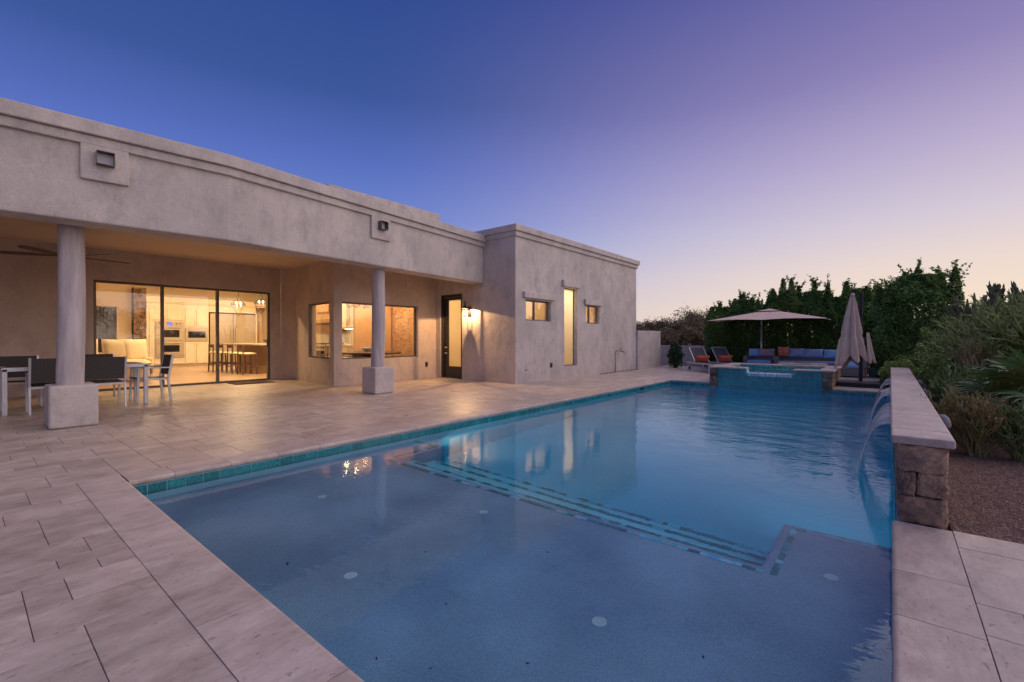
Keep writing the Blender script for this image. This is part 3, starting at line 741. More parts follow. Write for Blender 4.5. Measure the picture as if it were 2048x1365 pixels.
# three falls
falls = [(4.8, 6.4, 'nearest broad sheet of water arching from the fountain wall'), (7.2, 8.4, 'middle sheet of water arching from the fountain wall'), (8.9, 10.4, 'farthest sheet of water arching from the fountain wall')]
for (a, b, lb) in falls:
    pb(MB().box(.0, .05, a-.02, b+.02, .415, .43), 'spout_lip', M_steel, fw)
    m = MB(); vs = []; fs = []; nu, nv_ = 26, 40
    for i in range(nu+1):
        t = i/nu; drop = .53*t**1.9; out = .235*(t**.8)
        for j in range(nv_+1):
            s_ = j/nv_; w = 1-.50*t; yy = (a+b)/2+(s_-.5)*(b-a)*w
            wob = .006*math.sin(s_*40+3*t)+.004*math.sin(s_*91+5*t)
            vs.append((.01-out-wob*t, yy, .428-drop))
    for i in range(nu):
        for j in range(nv_): q = i*(nv_+1)+j; fs.append((q,q+1,q+nv_+2,q+nv_+1))
    o = m.add(vs, fs).build('water_sheet', M_fall, smooth=True); tag(o, lb, 'water fall', 'sheets of water from the fountain wall')
    sp2 = [(-.24+nrng.normal()*.05, (a+b)/2+nrng.uniform(-.5,.5)*(b-a)*.6, WZ+abs(nrng.normal())*.02) for _ in range(420)]
    scatter('splash_droplets', me_p, sp2, .002, .0065, M_drop, o)
# grey dome path lights behind the wall
dm = thing('dome_path_light', 'nearest of the grey domed lights peeking over the back of the fountain wall', 'garden light', (.33,5.2,-.02), 0, 'domed garden lights behind the fountain wall')
MB().tube([(0,0,0),(0,0,.44)], .012, 8).build('stake', M_darkmetal, dm)
MB().lathe([(.055,.40),(.06,.42),(.057,.455),(.045,.485),(.025,.505),(.002,.51)], (0,0,0), 20).build('dome_cap', pmat('dome_grey', (.20,.20,.24), (.16,.16,.19), scale=9, rough=.6, coord='obj'), dm, smooth=True)
copy_tree(dm, 'second grey domed light behind the middle of the fountain wall', (.335,7.6,-.02))
copy_tree(dm, 'farthest grey domed light behind the fountain wall', (.34,9.3,-.02))

# ================================================================== SPA
spa = thing('raised_spa', 'raised square spa faced with teal tile, stone corner piers and a spillway', 'spa', (-2.27, 13.3, 0))
SXa, SXb, SYa, SYb, SH = -3.55, -.99, 12.30, 14.46, .355
st = MB()
st.box(SXa+.06, SXa+.26, SYa+.05, SYb-.05, -.45, SH).box(SXb-.26, SXb-.06, SYa+.05, SYb-.05, -.45, SH).box(SXa+.26, SXb-.26, SYb-.26, SYb-.05, -.45, SH)
st.box(SXa+.26, SXb-.26, SYa+.02, SYa+.24, -.45, .272)
st.box(SXa+.26, -2.71, SYa+.021, SYa+.239, .272, SH).box(-1.73, SXb-.26, SYa+.021, SYa+.239, .272, SH)
st.box(SXa+.26, SXb-.26, SYa+.24, SYb-.26, -.45, -.2)
pb(st, 'spa_shell', M_grout, spa)
# tile facing (front) - four rows above the water
sl_ = spa.location
tf = tilemesh('y', ts); tf.materials[0] = M_tile2
xa = SXa+.165; ncol = int((SXb-.17-xa)/ts)
for r_ in range(5):
    for c_ in range(ncol):
        zz = .227-r_*ts+0.0; xx = xa+c_*ts
        if r_ == 0 and -2.73 < xx+ts/2 < -1.71: continue
        share('spa_tile', tf, (xx-sl_.x, SYa+.017-sl_.y, zz+0.0), spa)
lo = MB()
for c_ in range(ncol):
    xx = xa+c_*ts
    if -2.73 < xx+ts/2 < -1.71: lo.box(xx+.002, xx+ts-.002, SYa+.009, SYa+.017, .227, .268)
pb(lo, 'cut_tile_row', M_tile, spa)
for c_ in range(ncol-1):   # inside back wall of the basin
    share('spa_tile', tf, (xa+.1+c_*ts-sl_.x, SYb-.261-sl_.y, .222), spa)
si = MB()
for k_ in range(12): si.box(SXa+.261, SXa+.268, SYa+.25+k_*ts, SYa+.25+(k_+1)*ts-.004, .222, .35).box(SXb-.268, SXb-.261, SYa+.25+k_*ts, SYa+.25+(k_+1)*ts-.004, .222, .35)
pb(si, 'inside_tiles', M_tile, spa, kind='stuff')
# stone corner piers, random rubble
def rubble(x0, x1, y0, y1, z0, z1, par, fx, fy):
    z = z0
    while z < z1-.02:
        h = min(rng.uniform(.06,.12), z1-z)
        if z1-z-h < .03: h = z1-z
        y = y0
        while y < y1-.01:
            L = min(rng.uniform(.10,.24), y1-y)
            if y1-y-L < .05: L = y1-y
            x = x0
            while x < x1-.01:
                Lx = min(rng.uniform(.07,.16), x1-x)
                if x1-x-Lx < .05: Lx = x1-x
                if (fx and x+Lx > x1-.01) or (fy and y < y0+.01) or (fx < 0 and x < x0+.01):
                    pb(rough_stone(x+.003, x+Lx-.003, y+.003, y+L-.003, z+.003, z+h-.003, .007, 3), 'stone', M_stone, par)
                x += Lx
            y += L
        z += h
rubble(SXa-.02, SXa+.155, SYa-.035, SYa+.12, -.16, SH, spa, 0, 1)
rubble(SXb-.17, SXb+.01, SYa-.035, SYb, -.05 , SH, spa, 1, 1)
rubble(SXa-.02, SXa+.10, SYa+.12, SYb, -.02, SH, spa, -1, 0)
# spa coping
def cap(x0_, x1_, y0_, y1_): pb(MB().box(x0_, x1_, y0_, y1_, SH+.001, SH+.05), 'coping_slab', M_cop, spa, bevel=.02, segs=3)
cap(SXa-.04, SXa+.27, SYa+.262, SYb-.275); cap(SXb-.27, SXb+.04, SYa+.262, SYb-.275)
cap(SXa-.04, -2.71, SYa-.05, SYa+.26); cap(-1.73, SXb+.04, SYa-.05, SYa+.26)
cap(SXa-.04, -2.28, SYb-.273, SYb+.04); cap(-2.277, SXb+.04, SYb-.273, SYb+.04)
sw = MB(); sw.box(SXa+.255, SXb-.255, SYa+.235, SYb-.255, -.21, .285)
sw.build('spa_water', M_water, kind='structure')
lamp('spa_light', 'AREA', (-2.27, SYa+.28, .02), 9, (.75,.92,1), spa, .2, rot=(R_(100),0,0))
# thin sheet spilling over the lip
m = MB(); vs = []; fs = []
prof = [(.24,.285),(.16,.287),(.08,.286),(.03,.283),(.004,.272),(-.006,.25),(-.008,.20),(-.008,.12),(-.006,.0),(-.005,-.12)]
for i, (yy, zz) in enumerate(prof):
    for j in range(31):
        s_ = j/30; vs.append((-2.70+s_*.96, SYa+yy-.003*math.sin(s_*60)*(i > 4), zz+.002*math.sin(s_*47)))
for i in range(len(prof)-1):
    for j in range(30): q = i*31+j; fs.append((q,q+1,q+32,q+31))
o = m.add(vs[:31*7], [f for f in fs if max(f) < 31*7]).build('spill_sheet', M_foam, smooth=True); tag(o, 'thin pale blue sheet of water spilling over the lip of the raised spa', 'water fall')
# ================================================================== HOUSE
house = thing('house', 'single storey grey stucco desert house with covered patio and lit windows', 'house', (-10, 6, 0))
def hb(mb, name, mat=M_stucco, **k): return mb.build(name, mat, house, world=True, **k)
ZC = 3.0
# wall with the sliding door
m = MB(); F_sl = wall(m, (-12.81,-8.0), (-12.81,5.62), .2, 0, 3.3, [(9.81, 13.35, 0.0, 2.35)]); hb(m, 'rear_porch_wall', M_stucco2)
m = MB(); wall(m, (-12.812,5.622), (-12.35,5.81), .2, 0, 3.3); hb(m, 'porch_wall_facet', M_stucco2)
pB, pC = (-12.348,5.808), (-9.973,5.57)
F_lw = Frame(pB, pC)
uL = F_lw.L
m = MB(); F_lw = wall(m, pB, pC, .2, 0, 3.3, [(uL-1.53, uL-.075, .63, 1.99)]); hb(m, 'breakfast_side_wall', M_stucco2)
m = MB(); F_bw = wall(m, (-9.97,5.573), (-9.97,8.677), .2, 0, 3.3, [(.17, 2.455, .61, 1.99)]); hb(m, 'breakfast_front_wall', M_stucco2)
m = MB(); F_dw = wall(m, (-13.0,8.677), (-7.063,8.677), .22, 0, 3.62, [(3.22, 4.08, .02, 2.33)]); hb(m, 'entry_wall', M_stucco)
blk_holes = [(.42,1.53,1.57,2.10), (2.17,2.86,.33,2.55), (3.36,4.19,1.57,2.12)]
m = MB(); F_bk = wall(m, (-7.06,8.68), (-7.06,15.57), .22, 0, 3.62, blk_holes); hb(m, 'pool_side_wall', M_stucco)
m = MB(); m.box(-13.0, -7.063, 15.35, 15.57, 0, 3.62).box(-13.0, -12.8, 8.9, 15.35, 0, 3.62).box(-23.0, -22.7, -4, 9.4, 0, 3.4).box(-22.7, -13.0, 9.2, 9.4, 0, 3.4).box(-22.7, -13.012, -4.0, -3.8, 0, 3.4).box(-13.2,-13.0,8.9,9.2,0,3.4)
hb(m, 'outer_wall', M_stucco)
m = MB(); m.box(-7.285, -7.064, 8.69, 15.56, 3.622, 3.80).box(-13, -7.285, 8.69, 8.9, 3.622, 3.80); hb(m, 'parapet', M_stucco)
# block cornice: two stepped bands
def ring(x0, x1, y0, y1, z0, z1, o): 
    mb = MB(); mb.box(x0, x1+o, y0-o, y0+.24, z0, z1).box(x1-.24, x1+o, y0+.24, y1-.24, z0, z1).box(x0, x1+o, y1-.24, y1+o, z0, z1); return mb
hb(ring(-13.0,-7.06,8.68,15.57,3.62,3.74,.05), 'cornice_band', M_stucco, bevel=.012)
hb(ring(-13.0,-7.06,8.68,15.57,3.742,3.895,.10), 'cornice_cap', M_stucco, bevel=.012)
# porch fascia beam along a slightly bent line
FP = [(-8.35,-8.0), (-7.40,2.5), (-8.12,8.676)]
def offs(poly, o):
    out = []
    for i, p in enumerate(poly):
        a = Vector(poly[max(i-1,0)]); b = Vector(poly[min(i+1,len(poly)-1)]); d = (b-a).normalized()
        if 0 < i < len(poly)-1:
            d1 = (Vector(p)-a).normalized(); d2 = (b-Vector(p)).normalized(); d = (d1+d2).normalized()
        n_ = Vector((d.y, -d.x)); out.append((p[0]+n_.x*o, p[1]+n_.y*o) if 0 < i < len(poly)-1 else (p[0]+n_.x*o/max(abs(n_.x),.2)*1.0, p[1]))
    return out
def strip(mb, poly, o0, o1, z0, z1):
    a = offs(poly, o0); b = offs(poly, o1)
    return mb.prism(a+b[::-1], z0, z1)
hb(strip(MB(), FP, -.42, 0, 2.54, 3.74), 'fascia_beam', M_stucco, bevel=.02)
hb(strip(MB(), FP, -.421, .05, 3.47, 3.582), 'cornice_band', M_stucco, bevel=.012)
hb(strip(MB(), FP, -.424, .10, 3.584, 3.755), 'cornice_cap', M_stucco, bevel=.012)
def medallion(p0, p1):
    Fm = Frame(p1, p0)   # front faces +X: direction reversed so that n points out
    m = MB(); Fm.box(m, 0, Fm.L, -.001, .049, 3.05, 3.475); hb(m, 'cornice_medallion', M_stucco, bevel=.012)
    s_ = MB(); uc = Fm.L/2
    for (u0,u1,z0,z1) in ((uc-.085,uc-.08,3.235,3.395),(uc+.08,uc+.085,3.235,3.395),(uc-.08,uc+.08,3.235,3.24),(uc-.08,uc+.08,3.39,3.395)): Fm.box(s_, u0, u1, .049, .15, z0, z1)
    s = hb(s_, 'roof_scupper', M_bronze)
    d_ = MB(); Fm.box(d_, uc-.079, uc+.079, .0495, .053, 3.241, 3.389); d_.build('scupper_throat', pmat_throat, s, world=True)
pmat_throat = pmat('pale_scupper_inside', (.62,.60,.62), (.5,.48,.5), scale=8, rough=.6)
medallion((-7.540,.95), (-7.4995,1.40))
def fx(y): return -7.40-.1166*(y-2.5)
medallion((fx(5.05),5.05), (fx(5.52),5.52))
hb(MB().prism([(-12.805,-8),(-8.73,-8),(-7.80,2.5),(-8.50,8.672),(-12.805,8.672)], ZC, ZC+.2), 'porch_ceiling', M_ceiling)
m = MB(); m.box(-22.7, -12.99, -4.0, 9.2, 3.35, 3.5).prism([(-12.99,-8),(-8.65,-8),(-7.72,2.5),(-8.40,8.672),(-12.99,8.672)],3.3,3.45).box(-12.8,-7.28,8.9,15.35,3.5,3.62).box(-12.8,-9.98,5.81,8.66,3.24,3.299); hb(m, 'roof', M_stucco2)
hb(MB().box(-15.5, -12.0, 6.55, 10.65, 3.625, 5.40), 'upper_parapet', M_stucco, bevel=.02)
hb(MB().box(-22.7, -13.0, -4, 9.2, -.05, -.001).box(-13.0,-10.0,5.75,8.68,-.05,-.001).box(-12.8,-7.3,8.9,15.35,-.05,.0), 'floor_slab', M_floorwood)
# log columns
def column(cx, cyy, lab, seed):
    r = random.Random(seed)
    base = hb(MB().box(cx-.24, cx+.24, cyy-.23, cyy+.23, .004, .535), 'porch_column', M_stucco, bevel=.03, segs=3, label=lab)
    m = MB(); n = 28; prof = []; rings = 26; ph = [r.uniform(0,6) for _ in range(8)]
    vs = []; fs = []
    for i in range(rings+1):
        t = i/rings; z = .525+t*2.48; bx = .012*math.sin(t*5+ph[0]); by = .012*math.sin(t*4+ph[1])
        for k in range(n):
            a = 2*math.pi*k/n
            rr = .134*(1+.02*math.sin(3*a+ph[2]+t*2)+.018*math.sin(5*a+ph[3]-t*3)+.022*math.sin(t*9+ph[4]+a))-.006*t+r.uniform(-.0015,.0015)
            # long drying crack
            ca = ph[5]*0+ (-.35 if seed == 1 else -.15)+.05*math.sin(t*7)
            da = abs((a-ca+math.pi) % (2*math.pi)-math.pi)
            if da < .12: rr -= .016*(1-da/.12)*(1 if (.0 < t < .95) else 0)
            vs.append((cx+bx+rr*math.cos(a), cyy+by+rr*math.sin(a), z))
    for i in range(rings):
        for k in range(n): fs.append((i*n+k, i*n+(k+1)%n, (i+1)*n+(k+1)%n, (i+1)*n+k))
    o = m.add(vs, fs).build('log_post', M_log, base, world=True, smooth=True)
column(-8.11, .93, 'painted log column on a square stucco base nearest the camera', 1)
column(-8.11, 5.5, 'painted log column on a square stucco base in front of the corner window', 2)

# windows / doors
def frame_bars(F, u0, u1, z0, z1, n0, n1, w, mull=(), mat=M_bronze, name='window_frame', glass=M_glass, gname='pane', parent=None, wtop=None, label=None):
    m = MB(); wt_ = wtop or w
    F.box(m, u0, u1, n0, n1, z1-wt_, z1); F.box(m, u0, u1, n0, n1, z0, z0+w); F.box(m, u0, u0+w, n0, n1, z0+w, z1-wt_); F.box(m, u1-w, u1, n0, n1, z0+w, z1-wt_)
    for c in mull: F.box(m, c-w*.6, c+w*.6, n0-.004, n1+.004, z0+w, z1-wt_)
    fr = hb(m, name, mat, label=label)
    es = [u0+w]+[x for c in mull for x in (c-w*.6, c+w*.6)]+[u1-w]
    for i in range(0, len(es), 2):
        g_ = MB(); F.box(g_, es[i]+.0005, es[i+1]-.0005, (n0+n1)/2-.003, (n0+n1)/2+.003, z0+w+.0005, z1-wt_-.0005); g_.build(gname, glass, fr, world=True)
    return fr
sld = frame_bars(F_sl, 9.815, 13.345, .001, 2.345, .06, .14, .045, mull=(11.0, 12.12), name='sliding_glass_door', label='three panel glass sliding door in a bronze frame')
hm = MB(); hm.tube([F_sl.M @ Vector((13.27, .055, .88)), F_sl.M @ Vector((13.27, .01, .92)), F_sl.M @ Vector((13.27, .01, 1.08)), F_sl.M @ Vector((13.27, .055, 1.12))], .009, 8); hm.build('door_handle', M_darkmetal, sld, world=True, smooth=True)
frame_bars(F_lw, uL-1.525, uL-.08, .635, 1.985, .03, .09, .035, name='window', label='left pane of the corner window showing the range hood')
frame_bars(F_bw, .175, 2.45, .615, 1.985, .09, .14, .035, name='window', label='wide picture window of the breakfast corner')
frame_bars(F_bk, .425, 1.525, 1.575, 2.095, .10, .15, .03, mull=(.9,), name='window', label='small sliding window with two lit panes nearest the corner')
frame_bars(F_bk, 3.365, 4.185, 1.575, 2.115, .10, .15, .03, mull=(3.72,), name='window', label='small sliding window farther along the pool wall')
frame_bars(F_bk, 2.175, 2.855, .335, 2.545, .12, .15, .02, name='window', glass=M_frost, label='tall narrow frosted window')
def lintel(u0, u1, z0, z1):
    m = MB(); F_bk.box(m, u0, u1, -.08, .0, z0, z1); hb(m, 'lintel', M_stucco, bevel=.012)
lintel(.28, 1.64, 2.135, 2.29); lintel(2.03, 2.93, 2.575, 2.75); lintel(3.23, 4.30, 2.13, 2.29)
# entry door (side wall)
dr = MB(); F_dw.box(dr, 3.225, 3.285, .02, .16, .025, 2.325); F_dw.box(dr, 4.015, 4.075, .02, .16, .025, 2.325); F_dw.box(dr, 3.285, 4.015, .02, .16, 2.26, 2.325); F_dw.box(dr, 3.285, 4.015, .02, .18, .005, .04)
df = hb(dr, 'entry_door', M_darkpaint, label='dark framed entry door with one tall frosted pane')
dd = MB(); F_dw.box(dd, 3.286, 3.47, .08, .12, .045, 2.255); F_dw.box(dd, 3.985, 4.014, .08, .12, .045, 2.255); F_dw.box(dd, 3.47, 3.985, .08, .12, 2.18, 2.255); F_dw.box(dd, 3.47, 3.985, .08, .12, .045, .34)
dd.build('door_leaf', M_darkpaint, df, world=True)
gg = MB(); F_dw.box(gg, 3.471, 3.984, .096, .104, .341, 2.179); gg.build('frosted_pane', M_frost, df, world=True)
for z_, r_ in ((.86,.022),(.70,.026)):
    k_ = MB(); k_.tube([F_dw.M @ Vector((3.38,.08,z_)), F_dw.M @ Vector((3.38,.045,z_)), F_dw.M @ Vector((3.38,.03,z_))], [.028, .014, r_], 12); k_.build('door_knob', M_steel, df, world=True, smooth=True)
# outlets, hose bib
for F, u in ((F_bk, 1.52), (F_bw, 2.745)):
    m = MB(); F.box(m, u-.035, u+.035, -.03, 0, .33, .46); o = hb(m, 'outlet_cover', M_black, bevel=.006)
for u in (.40,.46): m = MB(); F_bk.box(m, u-.012, u+.012, -.012, 0, .31, .33); hb(m, 'cable_stub', M_black)
m = MB().tube([(-7.02,13.9,0),(-7.02,13.9,.66),(-7.02,13.92,.70),(-7.01,14.05,.70),(-6.96,14.16,.69)], .012, 8).tube([(-6.96,14.16,.69),(-6.90,14.22,.68),(-6.88,14.25,.62)], .016, 8).tube([(-6.96,14.16,.69),(-6.96,14.16,.76)], .01, 8)
m.tube([(-6.96,14.10,.77),(-6.96,14.22,.77)], .014, 8); hb(m, 'hose_bib', pmat('copper_pipe', (.35,.22,.15), (.22,.15,.11), scale=20, rough=.5, metal=.5), smooth=True)
# lantern
lan = thing('wall_lantern', 'lit black carriage lantern on the wall right of the entry door', 'wall lantern', (-8.62, 8.68, 1.85))
lm_ = MB(); lm_.lathe([(.055,-.13),(.06,-.12),(.06,.12),(.055,.13)], (0,0,0), 12)
pl_ = MB().box(-.055, .055, -.02, 0, -.16, .12); pl_.build('back_plate', M_darkmetal, lan, bevel=.01)
arm = MB().tube([(0,-.02,.05),(0,-.08,.03),(-.0,-.13,.06),(0,-.155,.14),(0,-.15,.20),(0,-.17,.235),(0,-.20,.23),(0,-.215,.19),(0,-.20,.15),(0,-.185,.12)], .010, 8); arm.build('scroll_arm', M_darkmetal, lan, smooth=True)
LY = -.185
MB().lathe([(.10,.055),(.104,.062),(.08,.085),(.04,.11),(.02,.13),(.012,.15),(.001,.155)], (0,LY,0), 8, caps=False).build('lantern_cap', M_darkmetal, lan)
cage = MB()
for k in range(8):
    a = 2*math.pi*(k+.5)/8; cage.tube([(.076*math.cos(a), LY+.076*math.sin(a), .06), (.058*math.cos(a), LY+.058*math.sin(a), -.13)], .0045, 4)
cage.lathe([(.06,-.145),(.066,-.14),(.066,-.13),(.06,-.127)], (0,LY,0), 8).lathe([(.01,-.175),(.018,-.16),(.03,-.145)], (0,LY,0), 8)
cage.build('cage', M_darkmetal, lan)
MB().lathe([(.05,-.125),(.068,.058)], (0,LY,0), 16, caps=False).build('lantern_glass', M_lampglass, lan, smooth=True)
MB().lathe([(.003,-.10),(.016,-.085),(.020,-.06),(.014,-.03),(.005,-.012)], (0,LY,0), 10).build('lit_bulb', M_bulb, lan, smooth=True)
lamp('lantern_light', 'POINT', (0,LY+.0,.074), 130, (1,.58,.27), lan, .004, world=False)
# ceiling fan
fan = thing('ceiling_fan', 'dark ceiling fan hanging under the porch ceiling behind the front column', 'ceiling fan', (-10.8,1.2,2.52))
MB().tube([(0,0,.48),(0,0,.1)], .014, 8).lathe([(.06,.42),(.075,.48)], (0,0,0), 12).build('down_rod', M_darkmetal, fan)
MB().lathe([(.03,-.07),(.09,-.05),(.115,0),(.11,.05),(.06,.1),(.02,.12)], (0,0,0), 20).build('motor', M_darkmetal, fan, smooth=True)
for k in range(5):
    a = 2*math.pi*k/5+.5; Mx = Matrix.Rotation(a,4,'Z') @ Matrix.Rotation(R_(12),4,'X')
    m = MB(); vs = [(.10,-.025),(.25,-.055),(.55,-.075),(.78,-.07),(.86,-.04),(.87,.02),(.82,.055),(.5,.055),(.22,.035),(.10,.02)]
    n_ = len(vs); P_ = [Mx @ Vector((x,y_,z)) for z in (-.004,.004) for x, y_ in vs]
    m.add(P_, [tuple(range(n_-1,-1,-1)), tuple(range(n_,2*n_))]+[(i,(i+1)%n_,(i+1)%n_+n_,i+n_) for i in range(n_)]).build('fan_blade', M_wood, fan)

# ------------------------------------------------------------------ INTERIOR
room = MB()
room.box(-22.69, -13.012, 9.05, 9.19, 0, 3.35)                      # kitchen side wall
room.box(-22.69, -22.62, -3.8, 9.05, 0, 3.35)
hb(room, 'interior_wall', M_wallpaint)
hb(MB().box(-19.4, -19.2, -3.8, 2.72, 0, 3.35).box(-19.4,-19.2,3.27,3.64,0,3.35).box(-19.4,-19.2,2.72,3.27,2.14,3.35), 'interior_wall', M_wallpaint)
hb(MB().box(-22.6, -10.18, -3.8, 9.0, 3.32, 3.345), 'interior_ceiling', M_cream)
# dark iron door in the hall
idr = hb(MB().box(-19.36, -19.32, 2.73, 3.26, 0, 2.13), 'hall_door', M_darkpaint)
iw = MB()
for k in range(5): iw.tube([(-19.27,2.79+k*.09,.05),(-19.27,2.79+k*.09,2.1)], .008, 5)
for zz in (.6,1.0,1.4):
    for k in range(3):
        cx_ = 2.84+k*.13; iw.tube([(-19.27, cx_+.05*math.cos(t), zz+.09*math.sin(t)) for t in [i*.5 for i in range(13)]], .006, 4)
iw.build('iron_scrollwork', M_darkmetal, idr, world=True)
# stacked stone pier
sp_ = MB()
z = 0
while z < 2.75:
    h = rng.uniform(.05,.10); y_ = 3.66
    while y_ < 3.99:
        L = rng.uniform(.08,.2); L = min(L, 3.99-y_)
        sp_.box(-19.25, -18.98+rng.uniform(-.02,.02), y_+.003, y_+L-.003, z+.003, z+h-.003); y_ += L
    z += h
stp = hb(MB().box(-19.3,-19.06,3.66,3.99,0,2.75), 'stone_pier', M_mortar); sp_.build('stacked_stones', M_stone, stp, world=True, kind='stuff')
# kitchen wall of cabinets at X = -22
kc = thing('kitchen_cabinets', 'cream panelled kitchen cabinets with crown moulding along the back wall', 'cabinets', (-22.3, 6.5, 0))
def kb(mb, name, mat=M_cream, parent=kc, **k): return mb.build(name, mat, parent, world=True, **k)
kx = -22.0
kb(MB().box(-22.6, kx, 4.62, 6.70, .08, 2.50).box(-22.6, kx, 6.70, 8.55, 2.22, 2.50).box(-22.6, kx, 8.53, 8.60, 0, 2.22).box(-22.6,kx-.05,4.62,8.55,0,.08), 'carcass')
kb(MB().box(-22.6, kx+.05, 4.55, 8.95, 2.50, 2.56).box(-22.6, kx+.09, 4.50, 8.95, 2.56, 2.66).box(-22.6, kx+.13, 4.45, 8.95, 2.66, 2.73), 'crown_moulding')
kb(MB().box(-22.6, kx-.02, 4.40, 4.615, 0, 2.5), 'end_panel')
def cdoor(y0, y1, z0, z1, hy=None, hz=None, X=kx, par=kc, name='cabinet_door'):
    m = MB(); m.box(X+.002, X+.022, y0+.006, y1-.006, z0+.006, z1-.006)
    d = kb(m, name, M_cream, par, bevel=.004, segs=1)
    f_ = MB(); w = .06; t0, t1 = X+.0225, X+.034
    for (a,b,c,e) in ((y0+.006,y1-.006,z0+.006,z0+w),(y0+.006,y1-.006,z1-w,z1-.006),(y0+.006,y0+w,z0+w,z1-w),(y1-w,y1-.006,z0+w,z1-w)): f_.box(t0, t1, a, b, c, e)
    kb(f_, 'door_rail', M_cream, d)
    if hy is not None:
        kb(MB().tube([(X+.034,hy,hz-.05),(X+.06,hy,hz-.045),(X+.06,hy,hz+.045),(X+.034,hy,hz+.05)], .006, 5), 'pull_handle', M_steel, d)
for (a,b,c,e,hy,hz) in [(4.70,5.26,1.84,2.34,5.20,1.92),(5.27,5.83,1.84,2.34,5.33,1.92),(5.87,6.25,1.60,2.34,6.20,1.70),(6.26,6.66,1.60,2.34,6.31,1.70),(5.87,6.25,.10,.98,6.20,.86),(6.26,6.66,.10,.98,6.31,.86),(4.86,5.83,.10,.33,5.34,.24),(4.70,4.84,.10,1.8,None,None)]: cdoor(a,b,c,e,hy,hz)
ov_ = thing('wall_oven', 'stainless double wall oven with two dark windows set in the cabinets', 'oven', (-21.98, 5.35, .35))
kb(MB().box(kx, kx+.05, 4.88, 5.82, .35, 1.80), 'oven_body', M_steel, ov_)
kb(MB().box(kx+.051, kx+.06, 4.90, 5.80, 1.62, 1.78), 'control_panel', M_steel, ov_)
kb(MB().box(kx+.0605, kx+.064, 5.26, 5.42, 1.65, 1.75), 'display', M_led, ov_)
for yy in (5.02,5.12,5.56,5.68): kb(MB().tube([(kx+.06,yy,1.70),(kx+.085,yy,1.70)], .022, 10), 'knob', M_darkmetal, ov_)
for z0_, z1_ in ((1.03,1.60),(.45,1.00)):
    dd_ = kb(MB().box(kx+.051, kx+.07, 4.91, 5.79, z0_, z1_), 'oven_door', M_steel, ov_)
    kb(MB().box(kx+.0705, kx+.073, 5.05, 5.66, z0_+.13, z1_-.15), 'oven_window', M_ovenglass, dd_)
    kb(MB().tube([(kx+.11,4.97,z1_-.06),(kx+.11,5.73,z1_-.06)], .012, 8), 'handle', M_steel, dd_)
mw = thing('microwave', 'built-in stainless microwave right of the double oven', 'microwave', (-21.98, 6.26, 1.0))
kb(MB().box(kx, kx+.05, 5.87, 6.66, 1.0, 1.56), 'microwave_body', M_steel, mw); kb(MB().box(kx+.0505, kx+.056, 5.96, 6.57, 1.14, 1.40), 'window', M_ovenglass, mw)
kb(MB().box(kx+.0565, kx+.058, 6.49, 6.53, 1.34, 1.37), 'indicator', M_led, mw)
fr_ = thing('refrigerator', 'wide stainless built-in refrigerator with two doors', 'refrigerator', (-21.98, 7.6, 0))
kb(MB().box(kx-.1, kx+.01, 6.72, 8.52, .05, 2.18), 'cabinet_box', M_darkmetal, fr_)
for a, b in ((6.74,7.60),(7.62,8.50)): kb(MB().box(kx+.011, kx+.05, a, b, .08, 2.16), 'door', M_steel, fr_, bevel=.006)
for yy in (7.52,7.70): kb(MB().tube([(kx+.05,yy,.75),(kx+.10,yy,.78),(kx+.10,yy,1.68),(kx+.05,yy,1.71)], .016, 8), 'handle', M_steel, fr_)
# island
isl = thing('kitchen_island', 'kitchen island with pale stone top and dark panelled base', 'kitchen island', (-16.9, 6.9, 0))
kb(MB().box(-18.2, -15.2, 6.42, 7.0, 0, .90), 'island_base', M_hood, isl); kb(MB().box(-18.4, -15.0, 5.95, 7.1, .901, .945), 'stone_top', M_counter, isl, bevel=.006)
def stool(x, y, rz, label):
    t = thing('bar_stool', label, 'bar stool', (x, y, 0), rz, 'bar stools along the kitchen island')
    MB().pillow((0,0,.64), .46, .08, .42, Matrix.Rotation(R_(90),4,'X')).build('seat', M_sofa, t, smooth=True)
    for sx_ in (-.2,.2):
        for sy_ in (-.18,.18): MB().bar((sx_*1.1,sy_*1.1,0),(sx_*.95,sy_,.62 if sy_ > 0 else .92), .032, .032).build('leg', M_wood, t)
    MB().bar((-.2,-.19,.86),(.2,-.19,.86), .03, .10).build('backrest', M_wood, t)
    MB().bar((-.2,.19,.22),(.2,.19,.22), .02,.03).bar((-.2,-.19,.22),(.2,-.19,.22), .02,.03).bar((-.21,-.19,.3),(-.21,.19,.3), .02,.03).bar((.21,-.19,.3),(.21,.19,.3), .02,.03).build('footrest', M_wood, t)
    return t
s0 = stool(-17.75, 5.66, 0, 'leftmost dark wood bar stool at the kitchen island')
copy_tree(s0, 'second bar stool from the left, partly behind the door frame', (-17.0,5.70,0)); copy_tree(s0, 'third bar stool from the left at the kitchen island', (-16.3,5.74,0)); copy_tree(s0, 'rightmost bar stool at the kitchen island', (-15.55,5.78,0))
bw = MB().lathe([(.07,0),(.09,.01),(.17,.07),(.21,.13),(.20,.13),(.15,.07),(.08,.02),(.01,.018)], (-15.75,6.55,.947), 20).build('fruit_bowl', M_wood, smooth=True); tag(bw, 'brown wooden bowl on the right end of the kitchen island', 'bowl')
